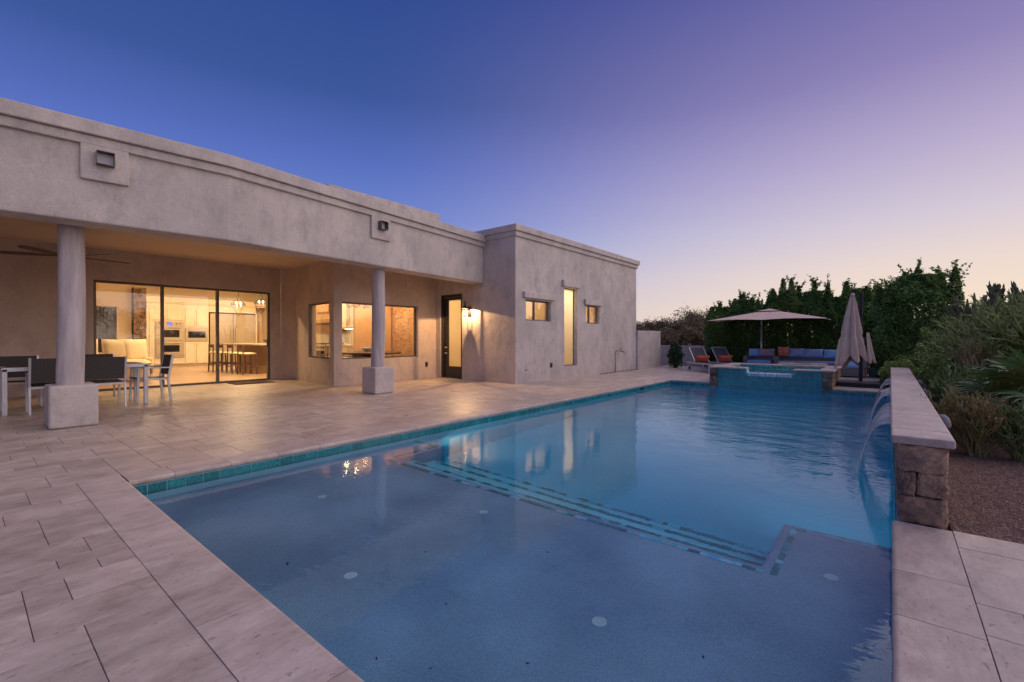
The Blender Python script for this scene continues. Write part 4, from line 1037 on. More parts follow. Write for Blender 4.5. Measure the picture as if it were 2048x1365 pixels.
# pendants
def pendant(x, y, z, label):
    t = thing('cage_pendant', label, 'pendant lamp', (x, y, z), 0, 'geometric pendant lamps above the island')
    m = MB(); R1 = .26; ringp = [(R1*math.cos(a), R1*math.sin(a), .02) for a in [i*math.pi/2+.3 for i in range(4)]]; top = (0,0,.36); bot = (0,0,-.36)
    up = [(.13*math.cos(i*math.pi/2+1.08), .13*math.sin(i*math.pi/2+1.08), .16) for i in range(4)]
    for i in range(4):
        a = ringp[i]; b = ringp[(i+1)%4]
        for p, q in ((a,b),(a,top),(a,bot),(up[i],a),(up[i],b),(up[i],top)): m.tube([p,q], .006, 4)
    m.build('cage', M_bronze, t); MB().tube([(0,0,.36),(0,0,3.3-z)], .006, 5).build('cord', M_darkmetal, t)
    for i in range(4):
        a = i*math.pi/2+.3; cx_, cy_ = .08*math.cos(a), .08*math.sin(a)
        MB().tube([(cx_,cy_,-.06),(cx_,cy_,.03)], .010, 6).build('candle_tube', M_cream, t)
        MB().lathe([(.006,.03),(.02,.05),(.022,.07),(.012,.10),(.003,.12)], (cx_,cy_,0), 8).build('lit_bulb', M_bulb, t, smooth=True)
    return t
p1_ = pendant(-16.5, 5.88, 2.20, 'left geometric cage pendant with glowing candle bulbs above the island')
copy_tree(p1_, 'right geometric cage pendant with glowing candle bulbs above the island', (-15.6,6.22,2.22))
lamp('pendant_light', 'POINT', (-16.5,5.88,2.22), 30, (1,.66,.34), p1_, .03)
# sofa inside
sf = thing('cream_sofa', 'cream sofa with plump cushions just inside the sliding door', 'sofa', (-15.4, 2.55, 0))
MB().box(-.45,.45,-1.1,.75,.08,.44).build('seat_base', M_sofa, sf, bevel=.06, segs=3)
MB().box(-.45,.45,.60,.75,.12,.62).build('armrest', M_sofa, sf, bevel=.06, segs=3)
MB().box(-.5,-.3,-1.1,.75,.3,.75).build('backrest', M_sofa, sf, bevel=.07, segs=3)
for (yy, rr) in ((-.55,12),(.1,-8),(.45,14)):
    MB().pillow((-.12,yy,.78), .62, .28, .66, Matrix.Rotation(R_(90+rr),4,'Z') @ Matrix.Rotation(R_(-12),4,'X')).build('cushion', M_sofa, sf, smooth=True)
MB().pillow((.25,.35,.48), .6, .2, .7, Matrix.Rotation(R_(90),4,'X')).build('seat_cushion', M_sofa, sf, smooth=True)
# sconce with bulb in the hall
ec = thing('hall_chandelier', 'small lit iron chandelier seen at the left edge of the sliding door', 'chandelier', (-18.2, 2.42, 2.55))
MB().tube([(0,0,-.3),(0,0,.75)], .008, 5).tube([(0,-.12,-.2),(0,-.1,-.28),(0,0,-.3),(0,.1,-.28),(0,.12,-.2)], .008, 5).build('iron_arms', M_darkmetal, ec)
for yy in (-.12,0,.12): MB().lathe([(.006,-.2),(.02,-.17),(.012,-.13),(.003,-.11)], (0,yy,0), 8).build('lit_bulb', M_bulb, ec, smooth=True)
# range wall (plane Y = 8.0) seen through the corner window
rc = thing('range_wall_cabinets', 'cream cabinets and counter around the range behind the corner window', 'cabinets', (-15, 8.3, 0))
hb(MB().box(-18.6,-12.0,8.05,9.04,0,3.32), 'interior_wall', M_cream)
hb(MB().box(-11.995,-11.9,7.30,8.55,0,3.30), 'interior_wall', M_orangewall)
kb(MB().box(-18.5,-14.75,7.45,8.045,.05,.88).box(-13.65,-12.02,7.45,8.045,.05,.88), 'base_cabinets', M_cream, rc)
kb(MB().box(-18.5,-14.72,7.40,8.045,.881,.92).box(-13.68,-12.02,7.40,8.045,.881,.92), 'counter_top', M_counter, rc)
kb(MB().box(-18.5,-14.85,7.70,8.045,1.42,2.7).box(-13.42,-12.02,7.70,8.045,1.42,2.7), 'upper_cabinets', M_cream, rc)
cd_ = MB()
for xx in (-16.0,-15.45,-14.9,-13.4,-12.95,-12.5):
    for (z0_, z1_, yy) in ((1.46,2.5,7.70),(.34,.84,7.45),(.10,.30,7.45)):
        x_0, x_1 = xx+.02, xx+.50 if xx < -14 else xx+.42
        for (a,b,c,e) in ((x_0,x_1,z0_,z0_+.05),(x_0,x_1,z1_-.05,z1_),(x_0,x_0+.05,z0_+.05,z1_-.05),(x_1-.05,x_1,z0_+.05,z1_-.05)): cd_.box(a,b,yy-.02,yy-.0005,c,e)
kb(cd_, 'door_mouldings', M_cream, rc, kind='stuff')
for xx in (-14.95,-12.97,-12.93): kb(MB().tube([(xx,7.70,1.55),(xx,7.665,1.56),(xx,7.665,1.66),(xx,7.70,1.67)], .006, 5), 'pull_handle', M_steel, rc)
hd = thing('range_hood', 'wooden range hood with a mantel shelf above the range', 'range hood', (-14.1,7.8,1.3))
kb(MB().box(-14.75,-13.5,7.52,8.04,1.74,3.1), 'hood_chimney', M_hood, hd); kb(MB().box(-14.45,-13.72,7.49,7.519,1.95,2.7), 'chimney_panel', M_hood, hd, bevel=.01)
kb(MB().box(-14.85,-13.4,7.38,8.04,1.60,1.74), 'mantel', M_hood, hd, bevel=.015); kb(MB().box(-14.7,-13.6,7.50,8.04,1.30,1.60), 'hood_skirt', M_hood, hd)
rg = thing('kitchen_range', 'stainless kitchen range with a row of knobs under the wooden hood', 'range', (-14.2,7.7,0))
kb(MB().box(-14.72,-13.70,7.36,8.04,.05,.93), 'range_body', M_steel, rg)
for k in range(6): kb(MB().tube([(-14.6+k*.165,7.36,.83),(-14.6+k*.165,7.32,.83)], .028, 10), 'knob', M_darkmetal, rg)
kb(MB().box(-14.68,-13.74,7.34,7.359,.2,.72), 'oven_door', M_ovenglass, rg); kb(MB().box(-14.7,-13.72,7.45,8.0,.931,.96), 'grate', M_darkmetal, rg)
kt = MB().tube([(-12.6,7.62,.92),(-12.6,7.62,1.2),(-12.55,7.55,1.26),(-12.5,7.5,1.18)], .012, 6).build('kitchen_faucet', M_steel, smooth=True); tag(kt, 'small steel faucet on the counter right of the range', 'faucet')
vs_ = MB().lathe([(.05,0),(.09,.06),(.08,.16),(.03,.22),(.035,.26)], (-15.3,7.62,.922), 14).build('vase', M_wood, smooth=True); tag(vs_, 'dark vase on the counter left of the range', 'vase')
# brick wall of the nook: courses of thin bricks
bkw = hb(MB().box(-11.895,-10.18,8.60,8.66,0,3.24), 'brick_backing', pmat('pale_mortar', (.55,.40,.25), (.5,.35,.22), scale=10, rough=.9))
bm = MB(); z = .3
while z < 2.9:
    h = rng.uniform(.030,.038); x = -11.89-rng.uniform(0,.1)
    while x < -10.19:
        L = rng.uniform(.14,.24); a_ = max(x,-11.89); b_ = min(x+L,-10.185)
        if b_-a_ > .02: bm.box(a_+.002, b_-.002, 8.575+rng.uniform(-.007,.007), 8.602, z+.003, z+h)
        x += L
    z += h
bm.build('thin_bricks', M_brickface, bkw, world=True, kind='stuff')
# nook table, bowl, chairs, chandelier
nt_ = thing('dining_table', 'dark round-edged wooden dining table inside the corner window', 'table', (-11.0,7.1,0))
MB().lathe([(.9,.70),(.92,.72),(.92,.745),(.9,.75)], (0,0,0), 40).build('table_top', M_wood, nt_); MB().box(-.28,.28,-.28,.28,0,.70).build('pedestal', M_wood, nt_, bevel=.02)
bo = MB().lathe([(.08,0),(.09,.01),(.16,.09),(.185,.10),(.18,.105),(.14,.09),(.07,.02),(.01,.02)], (-11.1,7.2,.752), 24).build('white_bowl', M_white, smooth=True); tag(bo, 'flared white bowl on the dark dining table', 'bowl')
for i_, (xx, yy, rr, lb) in enumerate([(-10.75,6.25,10,'slatted dining chair seen under the left end of the table'),(-11.9,6.6,80,'slatted dining chair behind the left pane of the corner window')]):
    t = thing('dining_chair', lb, 'chair', (xx,yy,0), R_(rr), 'dining chairs in the breakfast corner')
    MB().box(-.22,.22,-.2,.22,.42,.46).build('seat', M_wood, t, bevel=.01)
    MB().tube([(-.24,.1,.66),(-.24,-.15,.68),(-.12,-.26,.70),(.12,-.26,.70),(.24,-.15,.68),(.24,.1,.66)], .018, 8).build('bow_back', M_hood, t, smooth=True)
    for a in (-.18,.18):
        for b in (-.18,.18): MB().bar((a*1.15,b*1.15,0),(a,b,.66 if b < 0 else .43),.03,.03).build('leg', M_wood, t)
M_globe = emit_mat('lit_globe', (1,.76,.42), 45)
bc = thing('branch_chandelier', 'branching bronze chandelier with glowing globes above the dining table', 'chandelier', (-11.1,7.05,2.05))
br = MB(); br.tube([(0,0,.1),(0,0,1.2)], .008, 5)
globes = [(-.45,-.25,.05),(-.15,-.42,.08),(.25,-.38,.02),(.45,.05,.06),(.15,.40,.03),(-.35,.30,.07)]
for (a,b,c) in globes: br.tube([(0,0,.05),(a*.4,b*.4,-.10),(a*.6,b*.6,-.04),(a*.8,b*.85,-.1),(a,b,c)], .008, 5)
br.build('branches', M_bronze, bc)
for (a,b,c) in globes:
    MB().lathe([(.003,-.024),(.017,-.018),(.024,0),(.017,.018),(.003,.024)], (a,b,c+.03), 12).build('lit_globe', M_globe, bc, smooth=True)
# recessed downlights
dlk = ['above the cream sofa','in front of the wall oven','in front of the refrigerator','near the sliding door','above the range','inside the room behind the small windows','inside behind the frosted entry door','above the far end of the island','added to brighten the breakfast corner']
dls = [(-16,2.2,3.318,40),(-20,4.6,3.318,105),(-20,7.4,3.318,125),(-14.3,4.3,3.318,165),(-14.2,6.9,3.318,160),(-8.8,12.4,3.498,55),(-9.0,9.8,3.498,75),(-18.3,6.5,3.318,100),(-10.9,7.5,2.997,75)]  # last entry is an added lamp that brightens the brick nook
for (x,y,z,e), lb in zip(dls, dlk):
    t = thing('recessed_downlight', 'round recessed ceiling downlight '+lb, 'downlight', (x,y,z), 0, 'recessed ceiling downlights')
    MB().lathe([(.075,-.004),(.075,.0),(.01,.0)], (0,0,0), 20).build('lens', M_disc, t); MB().lathe([(.10,-.006),(.10,0),(.08,0)], (0,0,0), 20).build('trim', M_white, t)
    lamp('downlight', 'AREA', (0,0,-.012), e, (1,.68,.36), t, .3, world=False)
lamp('under_hood_light', 'AREA', (-14.1,7.7,1.29), 5, (1,.85,.6), hd, .5)
uc = MB().box(-13.3,-12.1,7.8,7.9,1.405,1.415).build('under_cabinet_strip', M_disc); tag(uc, 'glowing light strip under the upper cabinets right of the hood', 'light strip')
hb(MB().box(-12.79,-10.6,8.91,15.34,0,3.5).box(-10.59,-7.3,11.0,11.08,0,3.5) if False else MB().box(-10.4,-10.3,8.91,15.34,0,3.49), 'interior_wall', M_wallpaint)
hb(MB().box(-10.3,-7.3,10.70,10.78,0,3.49).box(-10.3,-7.3,11.62,11.70,0,3.49), 'interior_wall', M_wallpaint)
lamp('tall_window_lamp', 'AREA', (-8.2,11.2,3.3), 50, (1,.88,.72), house, .4)
lamp('bath_lamp', 'AREA', (-8.8,13.4,3.3), 70, (1,.70,.40), house, .4)
# doormat
dm_ = MB().box(-12.66,-12.06,4.25,5.15,.002,.014).build('doormat', pmat('doormat_coir', (.10,.05,.035), (.06,.03,.02), scale=30, rough=1, bump=1, bscale=90)); tag(dm_, 'thin reddish brown doormat in front of the sliding door', 'doormat')

# ================================================================== GARDEN WALLS
w1 = MB(); wall(w1, (-7.0,15.575), (-7.0,17.7), .2, -.05, 1.40); o = w1.build('garden_wall', M_stucco, bevel=.01); tag(o, 'tall plain stucco garden wall continuing from the house corner', 'wall')
w2 = MB(); w2.box(-9.5,-4.4,20.0,20.2,-.2,.80); o = w2.build('garden_wall', M_stucco, bevel=.01); tag(o, 'low stucco boundary wall behind the sun loungers', 'wall')
w3 = MB(); w3.box(-4.4,3.5,20.3,20.5,-.2,.80); o = w3.build('garden_wall', M_stucco, bevel=.01); tag(o, 'low stucco boundary wall hidden behind the tall hedge', 'wall')

# ================================================================== PATIO FURNITURE
# dining set under the porch
tb = thing('patio_table', 'outdoor dining table with aluminium frame and dark slatted top', 'table', (-10.22, 1.23, 0))
TH = .69
for (a,b) in ((.35,.83),(.35,-.80),(-.35,.83),(-.35,-.80)): MB().box(a-.028,a+.028,b-.028,b+.028,0,TH-.02).build('leg', M_alu, tb, bevel=.004, segs=1)
MB().box(.322,.378,-.83,.86,TH-.055,TH).box(-.378,-.322,-.83,.86,TH-.055,TH).box(-.322,.322,.80,.86,TH-.055,TH).box(-.322,.322,-.83,-.77,TH-.055,TH).build('table_frame', M_alu, tb)
me_sl = bpy.data.meshes.new('slat'); mq = MB().box(-.32,.32,0,.085,0,.02); me_sl.from_pydata(mq.v, [], mq.f); me_sl.materials.append(M_slat)
for k in range(17): share('slat', me_sl, (0,-.765+k*.092,TH-.012), tb)
def pchair(label, loc, rz):
    t = thing('patio_chair', label, 'chair', loc, rz, 'wicker and aluminium chairs around the patio table')
    # local: seat faces +y, back at -y
    for sx_ in (-.255,.255):
        MB().bar((sx_,-.24,0.0),(sx_,-.20,.40),.028,.036).bar((sx_,-.20,.40),(sx_,-.27,.83),.028,.036).build('rear_leg', M_alu, t, bevel=.003, segs=1)
        MB().bar((sx_,.24,0.0),(sx_,.215,.60),.028,.036).build('front_leg', M_alu, t, bevel=.003, segs=1)
        MB().bar((sx_,-.225,.60),(sx_,.235,.605),.035,.024).build('armrest', M_alu, t, bevel=.003, segs=1)
        MB().bar((sx_*.97,-.20,.40),(sx_*.97,.22,.41),.022,.03).build('side_rail', M_alu, t)
        for yy in (-.24,.24): MB().lathe([(.014,0),(.016,.012)], (sx_,yy,0), 8).build('foot_cap', M_black, t)
    MB().bar((-.24,.21,.40),(.24,.21,.40),.022,.03).bar((-.24,-.2,.39),(.24,-.2,.39),.022,.03).build('cross_rail', M_alu, t)
    def sheet(pts_, w, thk, nm):
        m = MB(); vs = []; n_ = len(pts_)
        for s_ in (-1,1):
            for (yy,zz,ny,nz) in pts_: vs += [(-w/2, yy+s_*ny*thk/2, zz+s_*nz*thk/2), (w/2, yy+s_*ny*thk/2, zz+s_*nz*thk/2)]
        fs = []; k2 = 2*n_
        for i in range(n_-1): a = 2*i; fs += [(a,a+1,a+3,a+2),(k2+a+2,k2+a+3,k2+a+1,k2+a),(a,a+2,k2+a+2,k2+a),(a+3,a+1,k2+a+1,k2+a+3)]
        fs += [(0,k2,k2+1,1),(2*n_-2,2*n_-1,k2+2*n_-1,k2+2*n_-2)]
        m.add(vs, fs).build(nm, M_wicker, t)
    sheet([(.235,.425,0,1),(.10,.405,0,1),(-.08,.40,0,1),(-.19,.41,.1,1)], .47, .018, 'wicker_seat')
    sheet([(-.213,.47,1,.1),(-.232,.58,1,.15),(-.25,.70,1,.15),(-.268,.82,1,.15)], .485, .02, 'wicker_back')
    return t
pc = pchair('wicker chair with its back to the camera, right of the front column', (-9.87, 1.49, 0), math.pi/2)
copy_tree(pc, 'wicker chair with its back to the camera, partly behind the front column', (-9.87, .92, 0), math.pi/2)
copy_tree(pc, 'wicker chair on the far side of the table, showing right of the column', (-11.27, 1.66, 0), -math.pi/2)
copy_tree(pc, 'wicker chair on the far side of the table, left of the front column', (-11.0, .62, 0), -math.pi/2)
copy_tree(pc, 'side facing wicker chair at the right end of the table', (-10.22, 2.20, 0), math.pi)
copy_tree(pc, 'wicker chair at the left end of the table, cut off by the picture edge', (-10.22, .10, 0), 0)
# the wicker seen from the camera sits at +x for chairs turned pi/2 (back at -y rotated -> +x)

# sun loungers
def lounger(label, loc, rz):
    t = thing('sun_lounger', label, 'sun lounger', loc, rz, 'sun loungers beside the raised spa')
    L, Wd, H = 1.75, .58, .30   # head at -x, foot at +x
    MB().box(-L/2,L/2,-Wd/2,-Wd/2+.04,H-.05,H).box(-L/2,L/2,Wd/2-.04,Wd/2,H-.05,H).box(-L/2,-L/2+.04,-Wd/2+.04,Wd/2-.04,H-.05,H).box(L/2-.04,L/2,-Wd/2+.04,Wd/2-.04,H-.05,H).build('frame', M_alu, t)
    for a in (-L/2+.12, L/2-.30):
        for b in (-Wd/2+.02, Wd/2-.02): MB().bar((a,b,0),(a,b,H-.05),.045,.045).build('leg', M_alu, t)
    MB().box(-.35,L/2-.04,-Wd/2+.045,Wd/2-.045,H-.02,H-.005).build('sling_seat', M_sling, t)
    b = MB(); A = Vector((-.33,0,H)); Bp = Vector((-.75,0,H+.50))
    b.bar(A, Bp, Wd-.10, .015, up=(1,0,1)); b.build('sling_back', M_sling, t)
    f_ = MB()
    for s_ in (-1,1): f_.bar(A+Vector((0,s_*(Wd/2-.035),0)), Bp+Vector((0,s_*(Wd/2-.035),0)), .02,.02)
    f_.bar(Bp+Vector((0,-Wd/2+.03,0)), Bp+Vector((0,Wd/2-.03,0)), .02,.02); f_.build('back_frame', M_alu, t)
    w = MB().tube([(-L/2+.25,-Wd/2-.02,.09),(-L/2+.25,-Wd/2+.01,.09)], .05, 12); w.build('wheel', M_black, t)
    return t
lz = math.atan2(-.69,.72)
l0 = lounger('left charcoal sun lounger holding an orange cushion', (-4.72,16.0,0), lz)
l1 = copy_tree(l0, 'right charcoal sun lounger holding an orange cushion, behind the spa corner', (-4.14,16.58,0), lz)
for (px_, py_, lb) in ((-4.72,16.0,'orange bolster cushion on the left sun lounger'),(-4.14,16.58,'orange bolster cushion on the right sun lounger')):
    dx = -.33; q = Matrix.Rotation(lz,4,'Z') @ Vector((dx,0,0))
    o = MB().pillow((0,0,0), .50, .12, .24, Matrix.Rotation(lz+math.pi/2,4,'Z') @ Matrix.Rotation(R_(28),4,'X')).build('bolster_cushion', M_orange, smooth=True)
    o.location = (px_+q.x, py_+q.y, .32); tag(o, lb, 'cushion', 'orange cushions on the sun loungers')

# sectional seating
def wbox(par, x0_, x1_, y0_, y1_, z0_, z1_, nm): return MB().box(x0_,x1_,y0_,y1_,z0_,z1_).build(nm, M_wickerg, par, world=True, bevel=.015)
def cush(c, sx_, sy_, sz_, mat, lb, tilt=-10, rz=0, nm='back_cushion'):
    o = MB().pillow((0,0,0), sx_, sy_, sz_, Matrix.Rotation(rz,4,'Z') @ Matrix.Rotation(R_(tilt),4,'X')).build(nm, mat, smooth=True); o.location = c; return tag(o, lb, 'cushion')
lv = thing('wicker_loveseat', 'small grey wicker loveseat with blue cushions, left of the gap in the seating', 'loveseat', (-3.56,18.1,0))
wbox(lv,-4.0,-3.14,17.75,18.45,.03,.24,'seat_base'); wbox(lv,-4.0,-3.14,18.33,18.45,.24,.58,'backrest'); wbox(lv,-4.02,-3.90,17.75,18.33,.241,.50,'armrest')
MB().box(-3.89,-3.15,17.74,18.30,.245,.36).build('seat_cushion', M_blue, lv, world=True, bevel=.03, segs=3)
cush((-3.75,18.12,.48), .34,.14,.28, M_blue, 'square blue cushion at the left end of the loveseat', rz=.5)
cush((-3.37,18.17,.49), .52,.13,.27, M_greypat, 'grey and pink patterned cushion on the loveseat')
se = thing('wicker_sectional', 'long L-shaped grey wicker sectional sofa in front of the hedge', 'sofa', (-1.8,17.9,0))
wbox(se,-3.05,-.50,17.75,18.45,.03,.24,'seat_base'); wbox(se,-3.05,-.50,18.33,18.45,.24,.58,'backrest'); wbox(se,-3.07,-2.95,17.75,18.33,.241,.50,'armrest')
wbox(se,-1.22,-.55,16.25,17.745,.03,.26,'return_base'); wbox(se,-.62,-.50,16.3,18.329,.262,.58,'return_back')
MB().box(-2.94,-1.23,17.74,18.30,.245,.36).build('seat_cushion', M_blue2, se, world=True, bevel=.03, segs=3)
MB().box(-1.20,-.63,16.27,18.30,.265,.37).build('seat_cushion', M_blue, se, world=True, bevel=.03, segs=3)
cush((-2.83,18.12,.51), .34,.15,.32, M_redpat, 'red patterned cushion at the left end of the sectional', rz=.25)
cush((-2.45,18.18,.49), .46,.13,.29, M_blue2, 'grey blue back cushion right of the red patterned cushion')
cush((-1.98,18.18,.48), .56,.13,.29, M_blue2, 'wide grey blue back cushion in the middle of the sectional')
cush((-1.42,18.18,.475), .54,.13,.28, M_blue, 'bright blue back cushion near the closed umbrella')
cush((-.74,17.3,.47), .5,.13,.28, M_blue, 'blue back cushion on the return of the sectional behind the closed umbrella', rz=-math.pi/2)
ft = thing('fire_table', 'low rectangular table with a pale stone top in front of the sectional', 'table', (-2.0,15.9,0))
MB().box(-.52,.52,-.30,.30,.02,.33).build('table_base', M_wickerg, ft, bevel=.01); MB().box(-.60,.60,-.38,.38,.331,.385).build('stone_top', M_cop, ft, bevel=.01); MB().box(-.2,.2,-.08,.08,.3855,.39).build('burner_tray', M_black, ft)
bx = MB().box(-.47,-.25,16.55,16.95,.0,.27).build('storage_box', pmat('dark_green_plastic', (.02,.07,.06), (.015,.05,.045), scale=9, rough=.5), bevel=.02); tag(bx, 'dark green box at the right end of the sectional', 'box')

# open cantilever umbrella
u1 = thing('cantilever_umbrella', 'open tan rectangular cantilever umbrella over the seating area', 'umbrella', (-3.25,18.1,0))
def canopy():
    cz = 2.10; ez = 1.72; hw, hd_ = 1.72, 1.35; cx_, cyy = .0, 0.0
    N_ = 10; vs = []; fs = []
    corners = [(-hw,-hd_),(hw,-hd_),(hw,hd_),(-hw,hd_)]
    perim = []
    for i in range(4):
        a = Vector(corners[i]); b = Vector(corners[(i+1)%4])
        for k in range(N_): t = k/N_; p = a.lerp(b, t); sag = .05*math.sin(math.pi*((t*2) % 1)); perim.append((p.x, p.y, ez+sag*.6+ (0.03 if False else 0)))
    n_ = len(perim); rings = 8
    for r_ in range(rings+1):
        f = .03+.97*r_/rings
        for (x,y,z) in perim:
            zz = cz+(z-cz)*(f**1.05)-.0
            vs.append((x*f, y*f, zz))
    for r_ in range(rings):
        for k in range(n_): fs.append((r_*n_+k, r_*n_+(k+1)%n_, (r_+1)*n_+(k+1)%n_, (r_+1)*n_+k))
    m = MB().add(vs, fs); o = m.build('canopy', M_umb, u1, smooth=False); sol = o.modifiers.new('thick','SOLIDIFY'); sol.thickness = .006
    v_ = MB(); vs2 = []
    for r_, zz in ((.30,2.07),(.16,2.11),(.02,2.155)):
        for (x,y) in corners: vs2.append((x/hw*r_*1.15, y/hd_*r_, zz))
    v_.add(vs2, [(i, (i+1)%4, (i+1)%4+4, i+4) for i in range(4)]+[(i+4, (i+1)%4+4, (i+1)%4+8, i+8) for i in range(4)]+[(8,9,10,11)]).build('vent_cap', M_umb, u1)
    for (x,y) in corners+[(0,-hd_),(hw,0),(0,hd_),(-hw,0)]: MB().bar((x*.04,y*.04,cz-.04),(x*.98,y*.98,ez-.01),.02,.02).build('rib', M_darkmetal, u1)
canopy()
MB().tube([(-.35,.45,0),(-.35,.45,1.5)], .03, 10).tube([(-.35,.45,1.5),(-.33,.42,2.0)], .026, 10).build('mast', M_alu, u1, smooth=True)
MB().tube([(-.34,.43,1.75),(-.05,.05,2.03)], .018, 8).build('arm', M_darkmetal, u1, smooth=True)
# closed umbrella
u2 = thing('closed_umbrella', 'closed tan cantilever umbrella hanging folded beside its dark post', 'umbrella', (-.53,13.45,0))
MB().box(-.035,.035,-.045,.045,.12,2.20).build('mast', M_darkmetal, u2, bevel=.008)
MB().box(-.47,.45,-.42,.46,.004,.035).box(-.44,.42,-.39,.43,.035,.105).build('weighted_base', M_black, u2, bevel=.02, segs=3)
MB().tube([(0,0,2.18),(-.08,-.02,2.26),(-.17,-.04,2.2)], .02, 8).build('arm', M_darkmetal, u2, smooth=True)
MB().tube([(.05,0,1.1),(.10,0,1.1)], .02, 8).tube([(-.06,0,1.62),(-.06,0,1.74)], .03, 8).build('crank_handle', M_darkmetal, u2)
m = MB(); vs = []; fs = []; nr, na = 30, 64
r2 = random.Random(4)
for i in range(nr+1):
    t = i/nr
    for k in range(na):
        a = 2*math.pi*k/na
        # eight folds deepening towards the hem; hem points alternate
        fold = .5+.5*math.cos(a*6+.6+.5*math.sin(t*4))
        base = .035+.16*t**.75+.10*t
        rr = base*(.45+.62*fold**.8)+.008*math.sin(a*17+t*9)*t
        zt = 2.12-t*1.62
        hem = (.20*(1-fold)**1.0-.04) * max(0, (t-.75)/.25)
        z_ = zt+hem+.10*math.sin(a+2.2)*max(0,(t-.7)/.3)
        if .55 < t < .62: rr *= .9
        cx_ = -.16-.03*t; cyy = -.03
        vs.append((cx_+rr*math.cos(a)*1.05, cyy+rr*math.sin(a)*.8, z_))
for i in range(nr):
    for k in range(na): fs.append((i*na+k, i*na+(k+1)%na, (i+1)*na+(k+1)%na, (i+1)*na+k))
o = m.add(vs, fs).build('folded_canopy', M_umb, u2, smooth=True)
MB().lathe([(.02,0),(.05,.03),(.03,.08),(.004,.10)], (-.16,-.03,2.10), 10).build('canopy_finial', M_umb, u2, smooth=True)
m = MB(); vs = []; fs = []
for i in range(9):
    t = i/8
    for k in range(28):
        a = -2.9+ (2.4)*k/27; fold = .5+.5*math.cos(a*7); rr = (.07+.12*t)*(.7+.35*fold); vs.append((.08+.01*t+rr*math.cos(a+1.6), .03+rr*.6*math.sin(a+1.6), 1.25-.72*t+.12*(1-fold)*max(0,(t-.6)/.4)))
for i in range(8):
    for k in range(27): q = i*28+k; fs.append((q,q+1,q+29,q+28))
m.add(vs, fs).build('hanging_fold', M_umb, u2, smooth=True)

# ================================================================== PLANTS
def leafcloud(P, size, rngn, up=.3, fold=True):
    """P (n,3) centres -> rhombus leaves"""
    n = len(P); d = rngn.normal(size=(n,3)); d[:,2] = d[:,2]*.7+up; d /= np.linalg.norm(d,axis=1)[:,None]
    r = rngn.normal(size=(n,3)); s = np.cross(d, r); s /= np.linalg.norm(s,axis=1)[:,None]
    L = size*rngn.uniform(.6,1.3,(n,1)); Wd = L*.42
    V = np.stack([P-d*L*.5, P+s*Wd*.5+np.cross(d,s)*Wd*.12, P+d*L*.5, P-s*Wd*.5+np.cross(d,s)*Wd*.12], 1)
    return V.reshape(-1,3), np.arange(n*4).reshape(n,4)
def shrub(name, label, cat, loc, w, dpt, h, nl, lsize, mat, spires=6, group=None, seed=0, base=.0, stemmat=M_bark, round_=False):
    rn = np.random.default_rng(seed+100); t = thing(name, label, cat, loc, 0, group)
    P = []
    n1 = int(nl*.78)
    hb_ = h*(.98 if spires == 0 else .84)
    if round_:
        u = rn.normal(size=(n1,3)); u /= np.linalg.norm(u,axis=1)[:,None]
        rad = rn.uniform(.25,1.0,n1)**.45
        bumps = 1+.12*np.sin(u[:,0]*7+seed)+.12*np.sin(u[:,2]*9+seed*2)+.10*np.sin(u[:,1]*11+u[:,2]*5)
        q = u*rad[:,None]*bumps[:,None]; q[:,0] *= w/2; q[:,1] *= dpt/2; q[:,2] = np.maximum(.02, (q[:,2]*.5+.47)*hb_)
    else:
        z = rn.random(n1); a_ = rn.uniform(0,2*np.pi,n1); ca, sa = np.cos(a_), np.sin(a_)
        rs = (np.abs(ca)**3+np.abs(sa)**3)**(-1/3)
        prof = np.clip((1-z)*5, .25, 1)**.6*(.93+.07*np.clip(z*6,0,1))
        rad = rn.uniform(.15,1,n1)**.42
        bm_ = 1+.09*np.sin(a_*4+z*11+seed)+.08*np.sin(z*23+a_*2+seed*3)+.05*np.sin(a_*9-z*17)
        q = np.stack([ca*rs*rad*prof*bm_*w/2, sa*rs*rad*prof*bm_*dpt/2, z*hb_], 1)
    P.append(q)
    if spires:
        per = (nl-n1)//spires
        for k in range(spires):
            cx_ = (k+.5)/spires*w*.95-w*.475+rn.uniform(-.05,.05)*w; cy_ = rn.uniform(-.35,.35)*dpt
            ph = h*rn.uniform(.80,1.0)*(1-.08*abs(cx_)/(w/2)); zz = rn.uniform(0,1,per)**1.25; z0 = h*.62; hh_ = ph-z0
            lx, ly = rn.uniform(-.10,.10), rn.uniform(-.1,.1)
            rr = rn.uniform(.16,.24)*(1-zz)**.75+.02; a = rn.uniform(0,6.28,per); r_ = rr*np.sqrt(rn.random(per))
            P.append(np.stack([cx_+lx*zz+r_*np.cos(a), cy_+ly*zz+r_*np.sin(a), z0+hh_*zz], 1))
            for q_ in range(9):      # free shoots breaking the outline
                t0 = rn.uniform(.25,1.0); az = rn.uniform(0,6.28); r0 = .17*(1-t0)**.7; n_ = 26; tt = rn.random(n_)
                L_ = rn.uniform(.14,.30)*min(1.6,h/3.); sx_, sy_ = rn.uniform(.15,.7)*math.cos(az), rn.uniform(.15,.7)*math.sin(az)
                P.append(np.stack([cx_+lx*t0+r0*math.cos(az)+sx_*L_*tt, cy_+ly*t0+r0*math.sin(az)+sy_*L_*tt, z0+hh_*t0+L_*tt], 1)+rn.normal(size=(n_,3))*.022)
    P = np.concatenate(P)
    V, F = leafcloud(P, lsize, rn)
    fastmesh('foliage', V, F, mat, t, world=False)
    st_ = MB()
    for k in range(max(3, spires)):
        x = (k+.5)/max(3,spires)*w*.7-w*.35; st_.tube([(x*.4,0,0),(x*.7,rn.uniform(-.1,.1),h*.4),(x,rn.uniform(-.1,.1),h*.8)], [.035,.022,.008], 6)
    st_.build('stems', stemmat, t)
    return t
